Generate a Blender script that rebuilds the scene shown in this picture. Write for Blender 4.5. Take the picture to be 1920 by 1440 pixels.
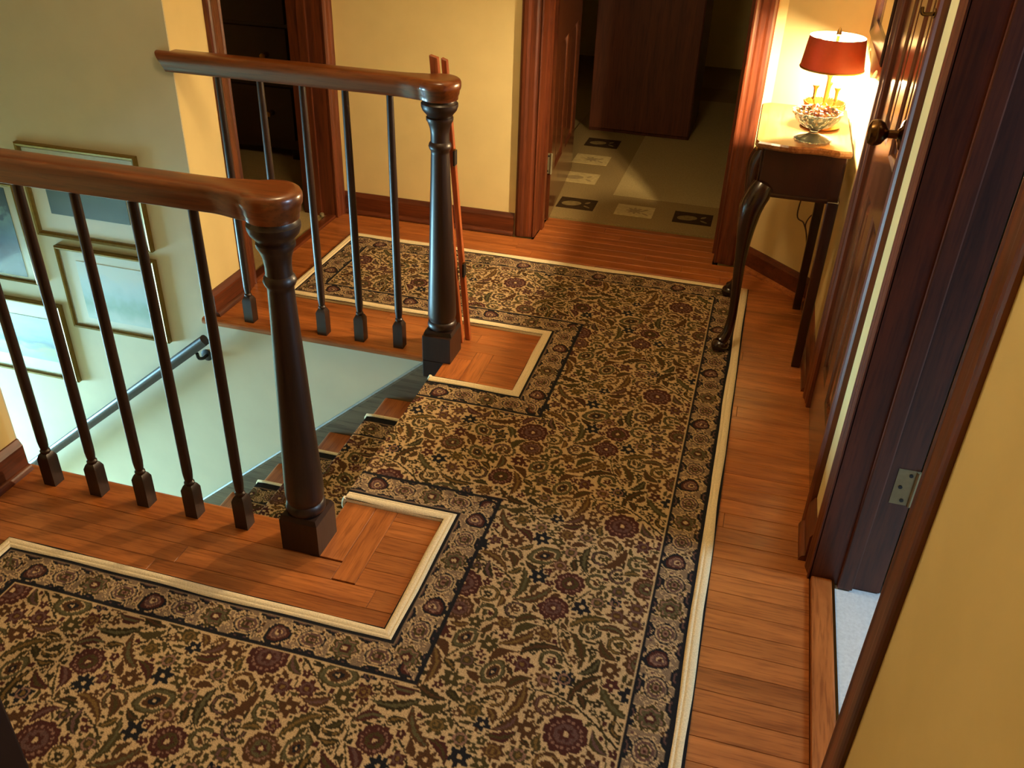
import bpy, bmesh, math, random
import numpy as np
from mathutils import Vector, Matrix
random.seed(7)
for o in list(bpy.data.objects): bpy.data.objects.remove(o)
scene = bpy.context.scene
COL = scene.collection

# ------------------------------------------------------------------ camera
CAM_H = 1.46
YAW, PITCH, ROLL, FPX = math.radians(-14.734), math.radians(31.941), math.radians(-2.0736), 1677.87
def cam_axes():
    sa, ca, sb, cb, sc, cc = math.sin(YAW), math.cos(YAW), math.sin(PITCH), math.cos(PITCH), math.sin(ROLL), math.cos(ROLL)
    fwd = Vector((sa*cb, ca*cb, -sb)); right = Vector((ca, -sa, 0)); down = fwd.cross(right)
    return cc*right + sc*down, -sc*right + cc*down, fwd
_r, _d, _f = cam_axes()
cam = bpy.data.cameras.new('camera'); camo = bpy.data.objects.new('camera', cam); COL.objects.link(camo)
cam.sensor_fit = 'HORIZONTAL'; cam.sensor_width = 36.0; cam.lens = FPX/1920*36; cam.clip_start = 0.02; cam.clip_end = 60
m = Matrix((( _r.x, -_d.x, -_f.x, 0), (_r.y, -_d.y, -_f.y, 0), (_r.z, -_d.z, -_f.z, CAM_H), (0, 0, 0, 1)))
camo.matrix_world = m
scene.camera = camo

# ------------------------------------------------------------------ world, lights, exposure
w = bpy.data.worlds.new('world'); scene.world = w; w.use_nodes = True
w.node_tree.nodes['Background'].inputs[0].default_value = (0.9, 0.75, 0.55, 1)
w.node_tree.nodes['Background'].inputs[1].default_value = 0.02
vs = scene.view_settings
vs.view_transform = 'Standard'; vs.look = 'None'; vs.exposure = -0.12; vs.gamma = 1.0; vs.use_curve_mapping = False

def light(name, kind, loc, energy, color, size=0.1, size_y=None, target=None):
    l = bpy.data.lights.new(name, kind); l.energy = energy; l.color = color
    if kind == 'AREA':
        l.shape = 'RECTANGLE'; l.size = size; l.size_y = size_y or size
    else: l.shadow_soft_size = size
    o = bpy.data.objects.new(name, l); COL.objects.link(o); o.location = loc
    if target is not None:
        o.rotation_euler = (Vector(target)-Vector(loc)).to_track_quat('-Z', 'Y').to_euler()
    return o
# hall ceiling fixture (above the frame)
light('ceiling_lamp_light', 'POINT', (-0.60, 1.70, 2.20), 37.0, (1.0, 0.74, 0.42), 0.13)
# daylight reaching the foot of the stairs from a downstairs window
light('downstairs_window_light', 'AREA', (-4.7, 1.75, -0.95), 330.0, (0.36, 0.76, 1.0), 0.9, 0.8, (-2.0, 2.2, -0.6))
# daylight in the small room on the right
light('side_room_window_light', 'AREA', (1.95, 1.54, 1.35), 52.0, (0.50, 0.74, 1.0), 0.3, 0.9, (0.20, 1.40, 0.0))

# ------------------------------------------------------------------ helpers
def srgb(r, g, b):
    f = lambda c: (c/255/12.92 if c/255 <= .04045 else ((c/255+.055)/1.055)**2.4)
    return (f(r), f(g), f(b), 1)

def new_mat(name):
    mt = bpy.data.materials.new(name); mt.use_nodes = True
    nt = mt.node_tree; return mt, nt, nt.nodes, nt.links, nt.nodes['Principled BSDF']

def mat_plain(name, col, rough=0.5, metal=0.0, spec=0.5, noise=0.0, nscale=40, bump=0.0, coat=0.0):
    mt, nt, N, L, P = new_mat(name)
    P.inputs['Base Color'].default_value = col; P.inputs['Roughness'].default_value = rough
    P.inputs['Metallic'].default_value = metal; P.inputs['Specular IOR Level'].default_value = spec
    P.inputs['Coat Weight'].default_value = coat; P.inputs['Coat Roughness'].default_value = .15
    tc = N.new('ShaderNodeTexCoord')
    nz = N.new('ShaderNodeTexNoise'); nz.inputs['Scale'].default_value = nscale; nz.inputs['Detail'].default_value = 4
    L.new(tc.outputs['Object'], nz.inputs['Vector'])
    if noise > 0:
        mx = N.new('ShaderNodeMixRGB'); mx.blend_type = 'MULTIPLY'; mx.inputs[1].default_value = col
        cr = N.new('ShaderNodeValToRGB'); cr.color_ramp.elements[0].color = (1-noise,)*3+(1,); cr.color_ramp.elements[1].color = (1,)*3+(1,)
        cr.color_ramp.elements[0].position = .3; cr.color_ramp.elements[1].position = .7
        L.new(nz.outputs['Fac'], cr.inputs[0]); mx.inputs[0].default_value = 1; L.new(cr.outputs[0], mx.inputs[2]); L.new(mx.outputs[0], P.inputs['Base Color'])
    if bump > 0:
        b = N.new('ShaderNodeBump'); b.inputs['Strength'].default_value = bump; b.inputs['Distance'].default_value = .002
        L.new(nz.outputs['Fac'], b.inputs['Height']); L.new(b.outputs[0], P.inputs['Normal'])
    return mt

def mat_wood(name, dark, lite, axis='Z', scale=9, rough=.35, rand=0.0, coat=0.0, spec=.5):
    """grain stretched along an axis of object space; rand tints each object of its own"""
    mt, nt, N, L, P = new_mat(name)
    tc = N.new('ShaderNodeTexCoord'); mp = N.new('ShaderNodeMapping')
    s = {'X': (.07, 1, 1), 'Y': (1, .07, 1), 'Z': (1, 1, .07)}[axis]
    mp.inputs['Scale'].default_value = [c*scale for c in s]
    oi = N.new('ShaderNodeObjectInfo'); va = N.new('ShaderNodeVectorMath'); va.operation = 'ADD'
    cv = N.new('ShaderNodeVectorMath'); cv.operation = 'SCALE'; cv.inputs[0].default_value = (17, 29, 11)
    L.new(oi.outputs['Random'], cv.inputs['Scale'])
    L.new(tc.outputs['Object'], va.inputs[0]); L.new(cv.outputs[0], va.inputs[1]); L.new(va.outputs[0], mp.inputs['Vector'])
    n1 = N.new('ShaderNodeTexNoise'); n1.inputs['Scale'].default_value = 3.2; n1.inputs['Detail'].default_value = 7; n1.inputs['Roughness'].default_value = .62; n1.inputs['Distortion'].default_value = .6
    L.new(mp.outputs[0], n1.inputs['Vector'])
    n2 = N.new('ShaderNodeTexNoise'); n2.inputs['Scale'].default_value = 22; n2.inputs['Detail'].default_value = 3
    L.new(mp.outputs[0], n2.inputs['Vector'])
    cr = N.new('ShaderNodeValToRGB'); cr.color_ramp.elements[0].position = .33; cr.color_ramp.elements[1].position = .68
    cr.color_ramp.elements[0].color = dark; cr.color_ramp.elements[1].color = lite
    L.new(n1.outputs['Fac'], cr.inputs[0])
    c2 = N.new('ShaderNodeValToRGB'); c2.color_ramp.elements[0].position = .36; c2.color_ramp.elements[1].position = .50
    c2.color_ramp.elements[0].color = (.62, .55, .5, 1); c2.color_ramp.elements[1].color = (1, 1, 1, 1)
    L.new(n2.outputs['Fac'], c2.inputs[0])
    mx = N.new('ShaderNodeMixRGB'); mx.blend_type = 'MULTIPLY'; mx.inputs[0].default_value = .75
    L.new(cr.outputs[0], mx.inputs[1]); L.new(c2.outputs[0], mx.inputs[2])
    hs = N.new('ShaderNodeHueSaturation')
    if rand > 0:
        mr = N.new('ShaderNodeMapRange'); mr.inputs['To Min'].default_value = 1-rand; mr.inputs['To Max'].default_value = 1+rand
        L.new(oi.outputs['Random'], mr.inputs['Value']); L.new(mr.outputs[0], hs.inputs['Value'])
    L.new(mx.outputs[0], hs.inputs['Color']); L.new(hs.outputs[0], P.inputs['Base Color'])
    P.inputs['Roughness'].default_value = rough; P.inputs['Coat Weight'].default_value = coat; P.inputs['Coat Roughness'].default_value = .18
    P.inputs['Specular IOR Level'].default_value = spec
    b = N.new('ShaderNodeBump'); b.inputs['Strength'].default_value = .12; b.inputs['Distance'].default_value = .0015
    L.new(n2.outputs['Fac'], b.inputs['Height']); L.new(b.outputs[0], P.inputs['Normal'])
    return mt

M = {}
M['wall'] = mat_plain('wall_paint', srgb(230, 208, 146), .75, spec=.25, noise=.06, nscale=9, bump=.05)
M['wall_light'] = mat_plain('stair_wall_paint', srgb(212, 202, 172), .75, spec=.25, noise=.06, nscale=9, bump=.05)
M['ceil'] = mat_plain('ceiling_paint', srgb(230, 222, 200), .9, noise=.04, nscale=12)
M['oak'] = mat_wood('oak_boards', srgb(138, 75, 32), srgb(184, 110, 53), 'X', 9, .34, rand=.13, coat=.15)
M['oakY'] = mat_wood('oak_boards_cross', srgb(138, 75, 32), srgb(184, 110, 53), 'Y', 9, .34, rand=.13, coat=.15)
M['sub'] = mat_plain('subfloor', srgb(50, 28, 14), .9, noise=.3, nscale=30)
M['trim'] = mat_wood('trim_wood', srgb(70, 31, 14), srgb(114, 54, 23), 'Z', 7, .42, coat=.06)
M['trimX'] = mat_wood('trim_wood_x', srgb(70, 31, 14), srgb(114, 54, 23), 'X', 7, .42, coat=.06)
M['trimY'] = mat_wood('trim_wood_y', srgb(70, 31, 14), srgb(114, 54, 23), 'Y', 7, .42, coat=.06)
M['rail'] = mat_wood('rail_wood_x', srgb(78, 37, 14), srgb(130, 68, 26), 'X', 8, .30, coat=.35)
M['post'] = mat_wood('post_wood', srgb(28, 14, 9), srgb(48, 25, 14), 'Z', 8, .42, coat=.08)
M['stick'] = mat_wood('stick_wood', srgb(120, 56, 26), srgb(172, 92, 46), 'Z', 8, .4)
M['skirt'] = mat_wood('skirt_wood', srgb(84, 74, 54), srgb(118, 104, 78), 'X', 6, .5)
M['doorleaf'] = mat_wood('door_wood', srgb(68, 31, 14), srgb(106, 56, 27), 'Z', 6, .22, coat=.5)
M['mahog'] = mat_wood('mahogany', srgb(26, 11, 8), srgb(50, 22, 13), 'Z', 8, .24, coat=.5)
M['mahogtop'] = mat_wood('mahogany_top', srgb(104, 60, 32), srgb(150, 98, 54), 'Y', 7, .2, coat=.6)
M['wardrobe'] = mat_wood('wardrobe_wood', srgb(72, 34, 16), srgb(104, 52, 26), 'Z', 5, .5)
M['brass'] = mat_plain('brass', srgb(176, 132, 66), .28, metal=1, noise=.12, nscale=60)
M['bronze'] = mat_plain('aged_bronze', srgb(96, 70, 42), .25, metal=1, noise=.15, nscale=60)
M['steel'] = mat_plain('hinge_steel', srgb(150, 140, 104), .45, metal=.5, noise=.15, nscale=90)
M['black'] = mat_plain('black_iron', srgb(24, 20, 18), .45, noise=.1)
M['gold'] = mat_plain('gold_frame', srgb(140, 116, 56), .42, metal=.55, noise=.2, nscale=70)
M['mat'] = mat_plain('picture_mat', srgb(222, 220, 206), .6, noise=.04, nscale=40)
M['binding'] = mat_plain('carpet_binding', srgb(236, 216, 172), .95, spec=.1, noise=.22, nscale=320, bump=.6)
M['beige'] = mat_plain('beige_carpet', srgb(160, 138, 92), .98, spec=.05, noise=.22, nscale=180, bump=.5)
M['paleroom'] = mat_plain('pale_carpet', srgb(214, 218, 216), .95, spec=.1, noise=.16, nscale=150, bump=.5)
M['cream'] = mat_plain('candle_cream', srgb(230, 214, 170), .5)
M['cord'] = mat_plain('cord_brown', srgb(70, 46, 22), .5)
M['cab'] = mat_plain('black_lacquer', srgb(30, 18, 30), .6, noise=.2, nscale=12)

def mesh_obj(name, bm, mat, parent=None, loc=None, smooth=False, recalc=True):
    if recalc: bmesh.ops.recalc_face_normals(bm, faces=bm.faces[:])
    me = bpy.data.meshes.new(name); bm.to_mesh(me); bm.free()
    if mat: me.materials.append(mat)
    if smooth:
        me.polygons.foreach_set('use_smooth', [True]*len(me.polygons))
        try: me.set_sharp_from_angle(angle=math.radians(smooth if smooth is not True else 40))
        except Exception: pass
    o = bpy.data.objects.new(name, me); COL.objects.link(o)
    if loc is not None: o.location = loc
    if parent is not None: adopt(o, parent)
    return o

def adopt(o, parent):
    o.parent = parent
    p = parent; off = Vector((0, 0, 0))
    while p is not None:
        off += p.location; p = p.parent
    o.matrix_parent_inverse = Matrix.Translation(-off) if parent.type == 'EMPTY' else Matrix.Identity(4)

def thing(name, loc, label, cat, group=None):
    o = bpy.data.objects.new(name, None); COL.objects.link(o); o.location = loc; o.empty_display_size = .05
    o['label'] = label; o['category'] = cat
    if group: o['group'] = group
    return o
def structure(name, loc=(0, 0, 0)):
    o = bpy.data.objects.new(name, None); COL.objects.link(o); o.location = loc; o['kind'] = 'structure'; return o
def struct(name, bm, mat, **k):
    o = mesh_obj(name, bm, mat, **k); o['kind'] = 'structure'; return o
def tag(o, label, cat, group=None):
    o['label'] = label; o['category'] = cat
    if group: o['group'] = group
    return o

def box(bm, x0, x1, y0, y1, z0, z1, bev=0.0):
    vs_ = [bm.verts.new((x, y, z)) for z in (z0, z1) for y in (y0, y1) for x in (x0, x1)]
    F = [(0, 2, 3, 1), (4, 5, 7, 6), (0, 1, 5, 4), (2, 6, 7, 3), (0, 4, 6, 2), (1, 3, 7, 5)]
    fs = [bm.faces.new([vs_[i] for i in f]) for f in F]
    if bev > 0:
        es = list({e for f in fs for e in f.edges})
        bmesh.ops.bevel(bm, geom=es, offset=bev, segments=2, affect='EDGES', profile=.6)
    return bm
def BM(): return bmesh.new()
def boxo(name, b, mat, parent=None, bev=0.0, **k):
    return mesh_obj(name, box(BM(), *b, bev=bev), mat, parent, **k)

def lathe(bm, prof, c=(0, 0, 0), axis='Z', n=32, caps=True, mod=None):
    rings = []
    for r, h in prof:
        ring = []
        for i in range(n):
            a = 2*math.pi*i/n; rr = r*(mod(a, h) if mod else 1)
            p = (rr*math.cos(a), rr*math.sin(a), h)
            if axis == 'X': p = (h, p[0], p[1])
            if axis == 'Y': p = (p[0], h, p[1])
            ring.append(bm.verts.new((p[0]+c[0], p[1]+c[1], p[2]+c[2])))
        rings.append(ring)
    for a, b in zip(rings[:-1], rings[1:]):
        for i in range(n):
            bm.faces.new((a[i], a[(i+1) % n], b[(i+1) % n], b[i]))
    if caps:
        bm.faces.new(rings[0][::-1]); bm.faces.new(rings[-1])
    return bm

def tube(bm, pts, rad, n=10, caps=True):
    pts = [Vector(p) for p in pts]
    if not isinstance(rad, (list, tuple)): rad = [rad]*len(pts)
    rings = []; up = Vector((0.13, .31, .94)).normalized()
    for i, p in enumerate(pts):
        t = (pts[min(i+1, len(pts)-1)]-pts[max(i-1, 0)]).normalized()
        a = t.cross(up)
        if a.length < 1e-3: a = t.cross(Vector((1, 0, 0)))
        a.normalize(); b = t.cross(a); up = a.cross(t)
        rings.append([bm.verts.new(p+rad[i]*(a*math.cos(2*math.pi*k/n)+b*math.sin(2*math.pi*k/n))) for k in range(n)])
    for a, b in zip(rings[:-1], rings[1:]):
        for k in range(n): bm.faces.new((a[k], a[(k+1) % n], b[(k+1) % n], b[k]))
    if caps: bm.faces.new(rings[0][::-1]); bm.faces.new(rings[-1])
    return bm

def catmull(P, n=8):
    P = [Vector(p) for p in P]; out = []
    for i in range(len(P)-1):
        p0, p1, p2, p3 = P[max(i-1, 0)], P[i], P[i+1], P[min(i+2, len(P)-1)]
        for k in range(n):
            t = k/n
            out.append(.5*((2*p1)+(-p0+p2)*t+(2*p0-5*p1+4*p2-p3)*t*t+(-p0+3*p1-3*p2+p3)*t**3))
    out.append(P[-1]); return out

def extrude_profile(bm, prof, fn, t0, t1):
    """closed profile (u,d) swept straight from t0 to t1; fn(u,d,t)->xyz"""
    a = [bm.verts.new(fn(u, d, t0)) for u, d in prof]; b = [bm.verts.new(fn(u, d, t1)) for u, d in prof]
    n = len(prof)
    for i in range(n): bm.faces.new((a[i], a[(i+1) % n], b[(i+1) % n], b[i]))
    bm.faces.new(a[::-1]); bm.faces.new(b); return bm

# ------------------------------------------------------------------ layout (metres)
XL, XR = -1.69, 0.292
YF = 3.42                       # wall with the bedroom doorway
YN, YW = 1.465, 2.36            # near and far wall planes of the stairwell
ZC = 2.42
RY_N, RY_F = 1.435, 2.374       # rail centre lines
NX = -0.861
LAND = -0.838                   # top nosing of the stairs
RISE, RUN = .19, .222
NST = 13

# ------------------------------------------------------------------ room shell
bm = BM()
box(bm, XL, XR, -.72, YN-.002, -.26, -.016)
box(bm, LAND+.026, XR, YN-.002, YW+.004, -.26, -.016)
box(bm, XL, XR, YW+.004, YF, -.26, -.016)
box(bm, -.843, -.064, YF, 3.655, -.26, -.016)
floor = struct('floor', bm, M['sub'])

def plank(x0, x1, y0, y1, mat, z1=0.0):
    bm = BM(); c = .0008
    lo = [bm.verts.new(p) for p in ((x0, y0, -.016), (x1, y0, -.016), (x1, y1, -.016), (x0, y1, -.016))]
    mi = [bm.verts.new(p) for p in ((x0, y0, z1-c), (x1, y0, z1-c), (x1, y1, z1-c), (x0, y1, z1-c))]
    hi = [bm.verts.new(p) for p in ((x0+c, y0+c, z1), (x1-c, y0+c, z1), (x1-c, y1-c, z1), (x0+c, y1-c, z1))]
    for A, B in ((lo, mi), (mi, hi)):
        for i in range(4): bm.faces.new((A[i], A[(i+1) % 4], B[(i+1) % 4], B[i]))
    bm.faces.new(hi); bm.faces.new(lo[::-1])
    return mesh_obj('floor_plank', bm, mat, floor)
PW, G = .0572, .0004
y = .30
rows = []
while y < 3.64:
    rows.append((y, min(y+PW, 3.652))); y += PW
boxo('floor_plank', (XL+.002, XR-.002, -.71, .30-.0006, -.016, 0), M['oak'], floor)
for y0, y1 in rows:
    ym = (y0+y1)/2
    segs = []
    if y1 <= 1.392+PW*.6: segs = [(XL, XR)] if ym < 1.392 else [(-.70, XR)]
    elif ym < 2.34: segs = [(-.70, XR)]
    elif ym < 2.435: segs = [(-.70, XR)]
    elif ym < YF-.02: segs = [(XL, XR)]
    else: segs = [(-.823, -.084)]
    if 1.33 < ym < 1.392: segs = [(XL, -.757), (-.70, XR)]
    for a, b in segs:
        if ym > 3.15 and b == XR:
            b = min(XR, 3.452-y0)
        cuts = []
        x = a + random.uniform(.25, .9)
        while x < b-.2:
            cuts.append(x); x += random.uniform(.45, 1.1)
        pts = [a]+cuts+[b]
        for p, q in zip(pts[:-1], pts[1:]):
            plank(p+G, q-G, y0+G, y1-G, M['oak'])
# landing boards laid across at the head of the stairs, and the nosing boards under the rails
plank(LAND, -.757-G, 1.392, 2.3625, M['oakY'])
plank(-.757+G, -.70-G, 1.334, min(r[0] for r in rows if (r[0]+r[1])/2 >= 2.435)-G, M['oakY'])
def nosing(x0, x1, y0, y1, edge):
    """board along x whose edge side (+1: y1, -1: y0) is rounded over the stairwell"""
    t = .026; prof = []
    ya, yb = (y0, y1) if edge > 0 else (y1, y0)
    prof = [(ya, -t), (ya, 0), (yb-edge*.011, 0)]
    for k in range(1, 7):
        a = math.pi*k/7; prof.append((yb-edge*.011+edge*.011*math.sin(a), -t/2+t/2*math.cos(a)))
    prof.append((yb-edge*.011, -t))
    bm = extrude_profile(BM(), prof, lambda u, d, s: (s, u, d), x0, x1)
    return mesh_obj('nosing_board', bm, M['oak'], floor)
last_n = max(r[1] for r in rows if (r[0]+r[1])/2 < 1.392)
nosing(XL+.001, LAND-.001, last_n+G, 1.487, +1)
first_f = min(r[0] for r in rows if (r[0]+r[1])/2 >= 2.435)
nosing(XL-.03, -.909, 2.334, first_f-G, -1)
boxo('floor_plank', (-.909+G, -.757-G, 2.363, first_f-G, -.016, 0), M['oak'], floor)

# far wall with the bedroom doorway
bm = BM()
box(bm, XL-.14, -.843, YF, 3.56, -.02, ZC); box(bm, -.064, .05, YF, 3.56, -.02, ZC); box(bm, -.843, -.064, YF, 3.56, 2.05, ZC)
struct('wall_far', bm, M['wall'])
bm = BM()
extrude_profile(bm, [(.028, 3.422), (XR+.002, 3.158), (XR+.10, 3.256), (.126, 3.52), (.04, 3.56)], lambda u, d, z: (u, d, z), -.02, ZC)
struct('wall_corner', bm, M['wall'])
bm = BM()
XB = .442
for a, b in ((-.72, 1.044), (1.681, 1.888), (2.437, 3.2)): box(bm, XR, XB, a, b, -.26, ZC)
box(bm, XR, XB, 1.044, 1.681, 2.05, ZC); box(bm, XR, XB, 1.888, 2.437, 2.05, ZC)
struct('wall_right', bm, M['wall'])
bm = BM()
box(bm, XL-.14, XL, YW+.004, 2.624, -.02, ZC); box(bm, XL-.14, XL, 3.348, YF, -.02, ZC); box(bm, XL-.14, XL, 2.624, 3.348, 2.05, ZC)
struct('wall_left', bm, M['wall'])
bm = BM(); box(bm, XL-.14, XL, -.72, YN-.004, -.02, ZC)
struct('wall_left_near', bm, M['wall'])
bm = BM(); box(bm, XL-.14, XR+.14, -.86, -.72, -.26, ZC); struct('wall_back', bm, M['wall'])
# stairwell walls: full height past the hall, below the floor beside it
bm = BM(); box(bm, -5.6, XL-.0005, YW, YW+.12, -2.9, ZC); box(bm, XL-.0005, LAND+.02, YW, YW+.0035, -2.9, -.027)
struct('wall_stair_far', bm, M['wall_light'])
bm = BM(); box(bm, -4.2, XL-.0005, YN-.12, YN, -2.9, ZC); box(bm, XL-.0005, LAND+.02, YN-.0015, YN, -2.9, -.027)
struct('wall_stair_near', bm, M['wall_light'])
bm = BM(); box(bm, -5.72, -5.6, -.2, 3.2, -2.9, ZC); struct('wall_stair_end', bm, M['wall_light'])
bm = BM(); box(bm, -5.6, -3.6, -.2, 3.2, -2.95, -2.9); struct('floor_downstairs', bm, M['oak'])
bm = BM(); box(bm, -5.6, -3.3, -.2, YW-.001, -.34, -.28); struct('ceiling_baffle_downstairs', bm, M['ceil'])  # unseen ceiling added to keep the downstairs light off the upper picture wall
bm = BM(); box(bm, -5.72, 2.2, -.86, 7.2, ZC, ZC+.08); struct('ceiling', bm, M['ceil'])

# side rooms
bm = BM(); box(bm, -2.2, 1.7, 3.655, 7.0, -.26, -.004); struct('floor_bedroom', bm, M['beige'])
bm = BM(); box(bm, -2.2, 1.7, 7.0, 7.1, -.02, ZC); struct('wall_bedroom_end', bm, M['wall'])
bm = BM(); box(bm, 1.7, 1.8, 3.3, 7.1, -.02, ZC); struct('wall_bedroom_right', bm, M['wall'])
bm = BM(); box(bm, -1.5, -1.42, 3.56, 7.1, -.02, ZC); struct('wall_bedroom_left', bm, M['wall'])
bm = BM(); box(bm, -3.6, XL-.035, YW+.12, 5.4, -.26, .004); struct('floor_left_room', bm, M['beige'])
bm = BM(); box(bm, -3.7, -3.6, YW, 5.4, -.02, ZC); box(bm, -3.7, -1.5, 5.4, 5.5, -.02, ZC); struct('wall_left_room', bm, M['wall'])
bm = BM(); box(bm, .343, 2.1, .2, 2.9, -.26, -.003); struct('floor_side_room', bm, M['paleroom'])
bm = BM(); box(bm, 2.1, 2.2, .1, 3.0, -.02, ZC); box(bm, XB, 2.1, 2.9, 3.0, -.02, ZC); box(bm, XB, 2.1, .1, .2, -.02, ZC)
struct('wall_side_room', bm, mat_plain('side_room_paint', srgb(112, 120, 132), .8, noise=.06, nscale=9))
bm = BM(); box(bm, .46, .56, 1.72, 2.6, -.003, ZC); struct('wall_closet_back', bm, M['wall'])

# baseboards
def base_prof(h=.092, t=.014): return [(0, 0), (t, 0), (t, h-.018), (t-.005, h-.008), (t-.009, h), (0, h)]
SHOE = [(0, 0)] + [(.013*math.cos(a), .017*math.sin(a)) for a in [math.pi/2*k/5 for k in range(6)]]
def baseboard(name, p0, p1, n, mat):
    """from p0 to p1 on the floor, n = direction into the room"""
    p0, p1, n = Vector(p0), Vector(p1), Vector(n).normalized(); L_ = (p1-p0)
    f = lambda u, d, s: tuple(p0+L_*s+n*u+Vector((0, 0, d)))
    o = struct(name, extrude_profile(BM(), base_prof(), f, 0, 1), mat)
    f2 = lambda u, d, s: tuple(p0+L_*s+n*(u+.014)+Vector((0, 0, d)))
    mesh_obj('shoe_moulding', extrude_profile(BM(), SHOE, f2, 0, 1), M['oak'] if 'corner' in name else mat, o)
    return o
baseboard('baseboard_far', (XL, YF, 0), (-.914, YF, 0), (0, -1, 0), M['trimX'])
baseboard('baseboard_corner', (.032, 3.418, 0), (.286, 3.164, 0), (-1, -1, 0), M['trimX'])
baseboard('baseboard_right', (XR, 2.51, 0), (XR, 3.155, 0), (-1, 0, 0), M['trimY'])
baseboard('baseboard_right_pier', (XR, 1.722, 0), (XR, 1.855, 0), (-1, 0, 0), M['trimY'])
baseboard('baseboard_right_near', (XR, -.70, 0), (XR, .955, 0), (-1, 0, 0), M['trimY'])
baseboard('baseboard_left', (XL, YW+.002, 0), (XL, 2.556, 0), (1, 0, 0), M['trimY'])
baseboard('baseboard_left_near', (XL, -.70, 0), (XL, YN-.002, 0), (1, 0, 0), M['trimY'])

# ------------------------------------------------------------------ doors
def casing_prof(w, k=1.0):
    return [(u, d*k) for u, d in [(0, 0), (0, .010), (.006, .012), (.012, .009), (.018, .009), (.026, .013), (.045*w/.08, .015), (.055*w/.08, .019), (w-.012, .020), (w-.005, .017), (w, .012), (w, 0)]]
def casings(parent, fn, a, b, wa, wb, zt, mat, k=1.0):
    """fn(s, out, z): s along the wall, out from it. opening a<b"""
    def leg(s0, sgn, w):
        mesh_obj('casing', extrude_profile(BM(), casing_prof(w, k), lambda u, d, z: fn(s0+sgn*u, d, z), 0, zt+w), mat, parent)
    leg(a, -1, wa); leg(b, +1, wb)
    mesh_obj('casing', extrude_profile(BM(), casing_prof(wa, k), lambda u, d, s: fn(s, d+.0005, zt+u), a+.0005, b-.0005), mat, parent)

def hinge(parent, fn, s0, s1, z0, z1, name='hinge'):
    """plate on a surface; fn(s,out,z)"""
    bm = BM()
    prof = [(s0, 0), (s0, .002), (s1, .002), (s1, 0)]
    extrude_profile(bm, prof, fn, z0, z1)
    o = mesh_obj(name, bm, M['steel'], parent)
    for (su, zu) in ((.72, .86), (.34, .5), (.62, .13)):
        bm = BM(); c = Vector(fn(s0+(s1-s0)*su, .0022, z0+(z1-z0)*zu)); n = (Vector(fn(0, 1, 0))-Vector(fn(0, 0, 0))).normalized()
        t = (Vector(fn(1, 0, 0))-Vector(fn(0, 0, 0))).normalized(); zz = Vector((0, 0, 1))
        ring = [bm.verts.new(c+n*.0004+.0042*(t*math.cos(a)+zz*math.sin(a))) for a in [2*math.pi*k/12 for k in range(12)]]
        top = [bm.verts.new(v.co+n*.0008) for v in ring]
        bm.faces.new(top)
        for k in range(12): bm.faces.new((ring[k], ring[(k+1) % 12], top[(k+1) % 12], top[k]))
        mesh_obj('screw', bm, M['black'], o)
    bm = BM()
    e = s1+.003*(1 if s1 > s0 else -1)
    p0, p1 = Vector(fn(e, .003, z0)), Vector(fn(e, .003, z1))
    tube(bm, [p0, p1], .0048, 10); mesh_obj('pin', bm, M['steel'], o)
    return o

def panel_leaf(parent, fn, wdt, hgt, thick, mat, cols=2, rows_=((.20, .72), (.86, 1.44), (1.56, 1.93)), stile=.1, mull=.09, name='door_leaf'):
    """fn(u,d,z): u across, d out of the visible face (0 = face). stiles and rails with raised panels"""
    bm = BM()
    cw = (wdt-2*stile-mull*(cols-1))/cols
    xs = [(stile+i*(cw+mull), stile+i*(cw+mull)+cw) for i in range(cols)]
    def b(u0, u1, z0, z1):
        pr = [(u0, -thick), (u0, 0), (u1, 0), (u1, -thick)]
        extrude_profile(bm, pr, fn, z0, z1)
    b(0, stile, .006, hgt); b(wdt-stile, wdt, .006, hgt)
    for i in range(cols-1): b(xs[i][1], xs[i+1][0], .006, hgt)
    zs = [.006]+[z for r in rows_ for z in r]+[hgt]
    for k in range(0, len(zs), 2):
        for (u0, u1) in xs: b(u0, u1, zs[k], zs[k+1])
    leaf = mesh_obj(name, bm, mat, parent)
    for (z0, z1) in rows_:
        for (u0, u1) in xs:
            bm = BM(); L0 = []
            lay = [(0, 0), (.008, -.004), (.011, -.010), (.02, -.010), (.045, -.003)]
            rings = []
            for ins, d in lay:
                rings.append([bm.verts.new(fn(uu, d, zz)) for uu, zz in ((u0+ins, z0+ins), (u1-ins, z0+ins), (u1-ins, z1-ins), (u0+ins, z1-ins))])
            for A, B in zip(rings[:-1], rings[1:]):
                for i in range(4): bm.faces.new((A[i], A[(i+1) % 4], B[(i+1) % 4], B[i]))
            bm.faces.new(rings[-1])
            mesh_obj('panel', bm, mat, leaf, recalc=True)
    return leaf

# door_1: bedroom doorway in the far wall, its leaf swung into the room
D1 = structure('door_1', (-.45, YF, 0))
fy = lambda s, o, z: (s, YF-o, z)
casings(D1, fy, -.825, -.080, .084, .078, 2.03, M['trim'])
boxo('jamb', (-.843, -.825, YF-.002, 3.592, 0, 2.03), M['trim'], D1)
boxo('jamb', (-.082, -.064, YF-.002, 3.592, 0, 2.03), M['trim'], D1)
boxo('jamb', (-.825, -.082, YF-.002, 3.592, 2.03, 2.05), M['trimX'], D1)
boxo('door_stop', (-.825, -.813, 3.50, 3.538, 0, 2.03), M['trim'], D1)
boxo('door_stop', (-.094, -.082, 3.50, 3.538, 0, 2.03), M['trim'], D1)
ang = math.radians(94.5)
hx, hy = -.812, 3.603
du = Vector((math.cos(ang), math.sin(ang), 0)); dn = Vector((du.y, -du.x, 0))
fl = lambda u, d, z: tuple(Vector((hx, hy, z+.004))+du*u+dn*d)
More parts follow.
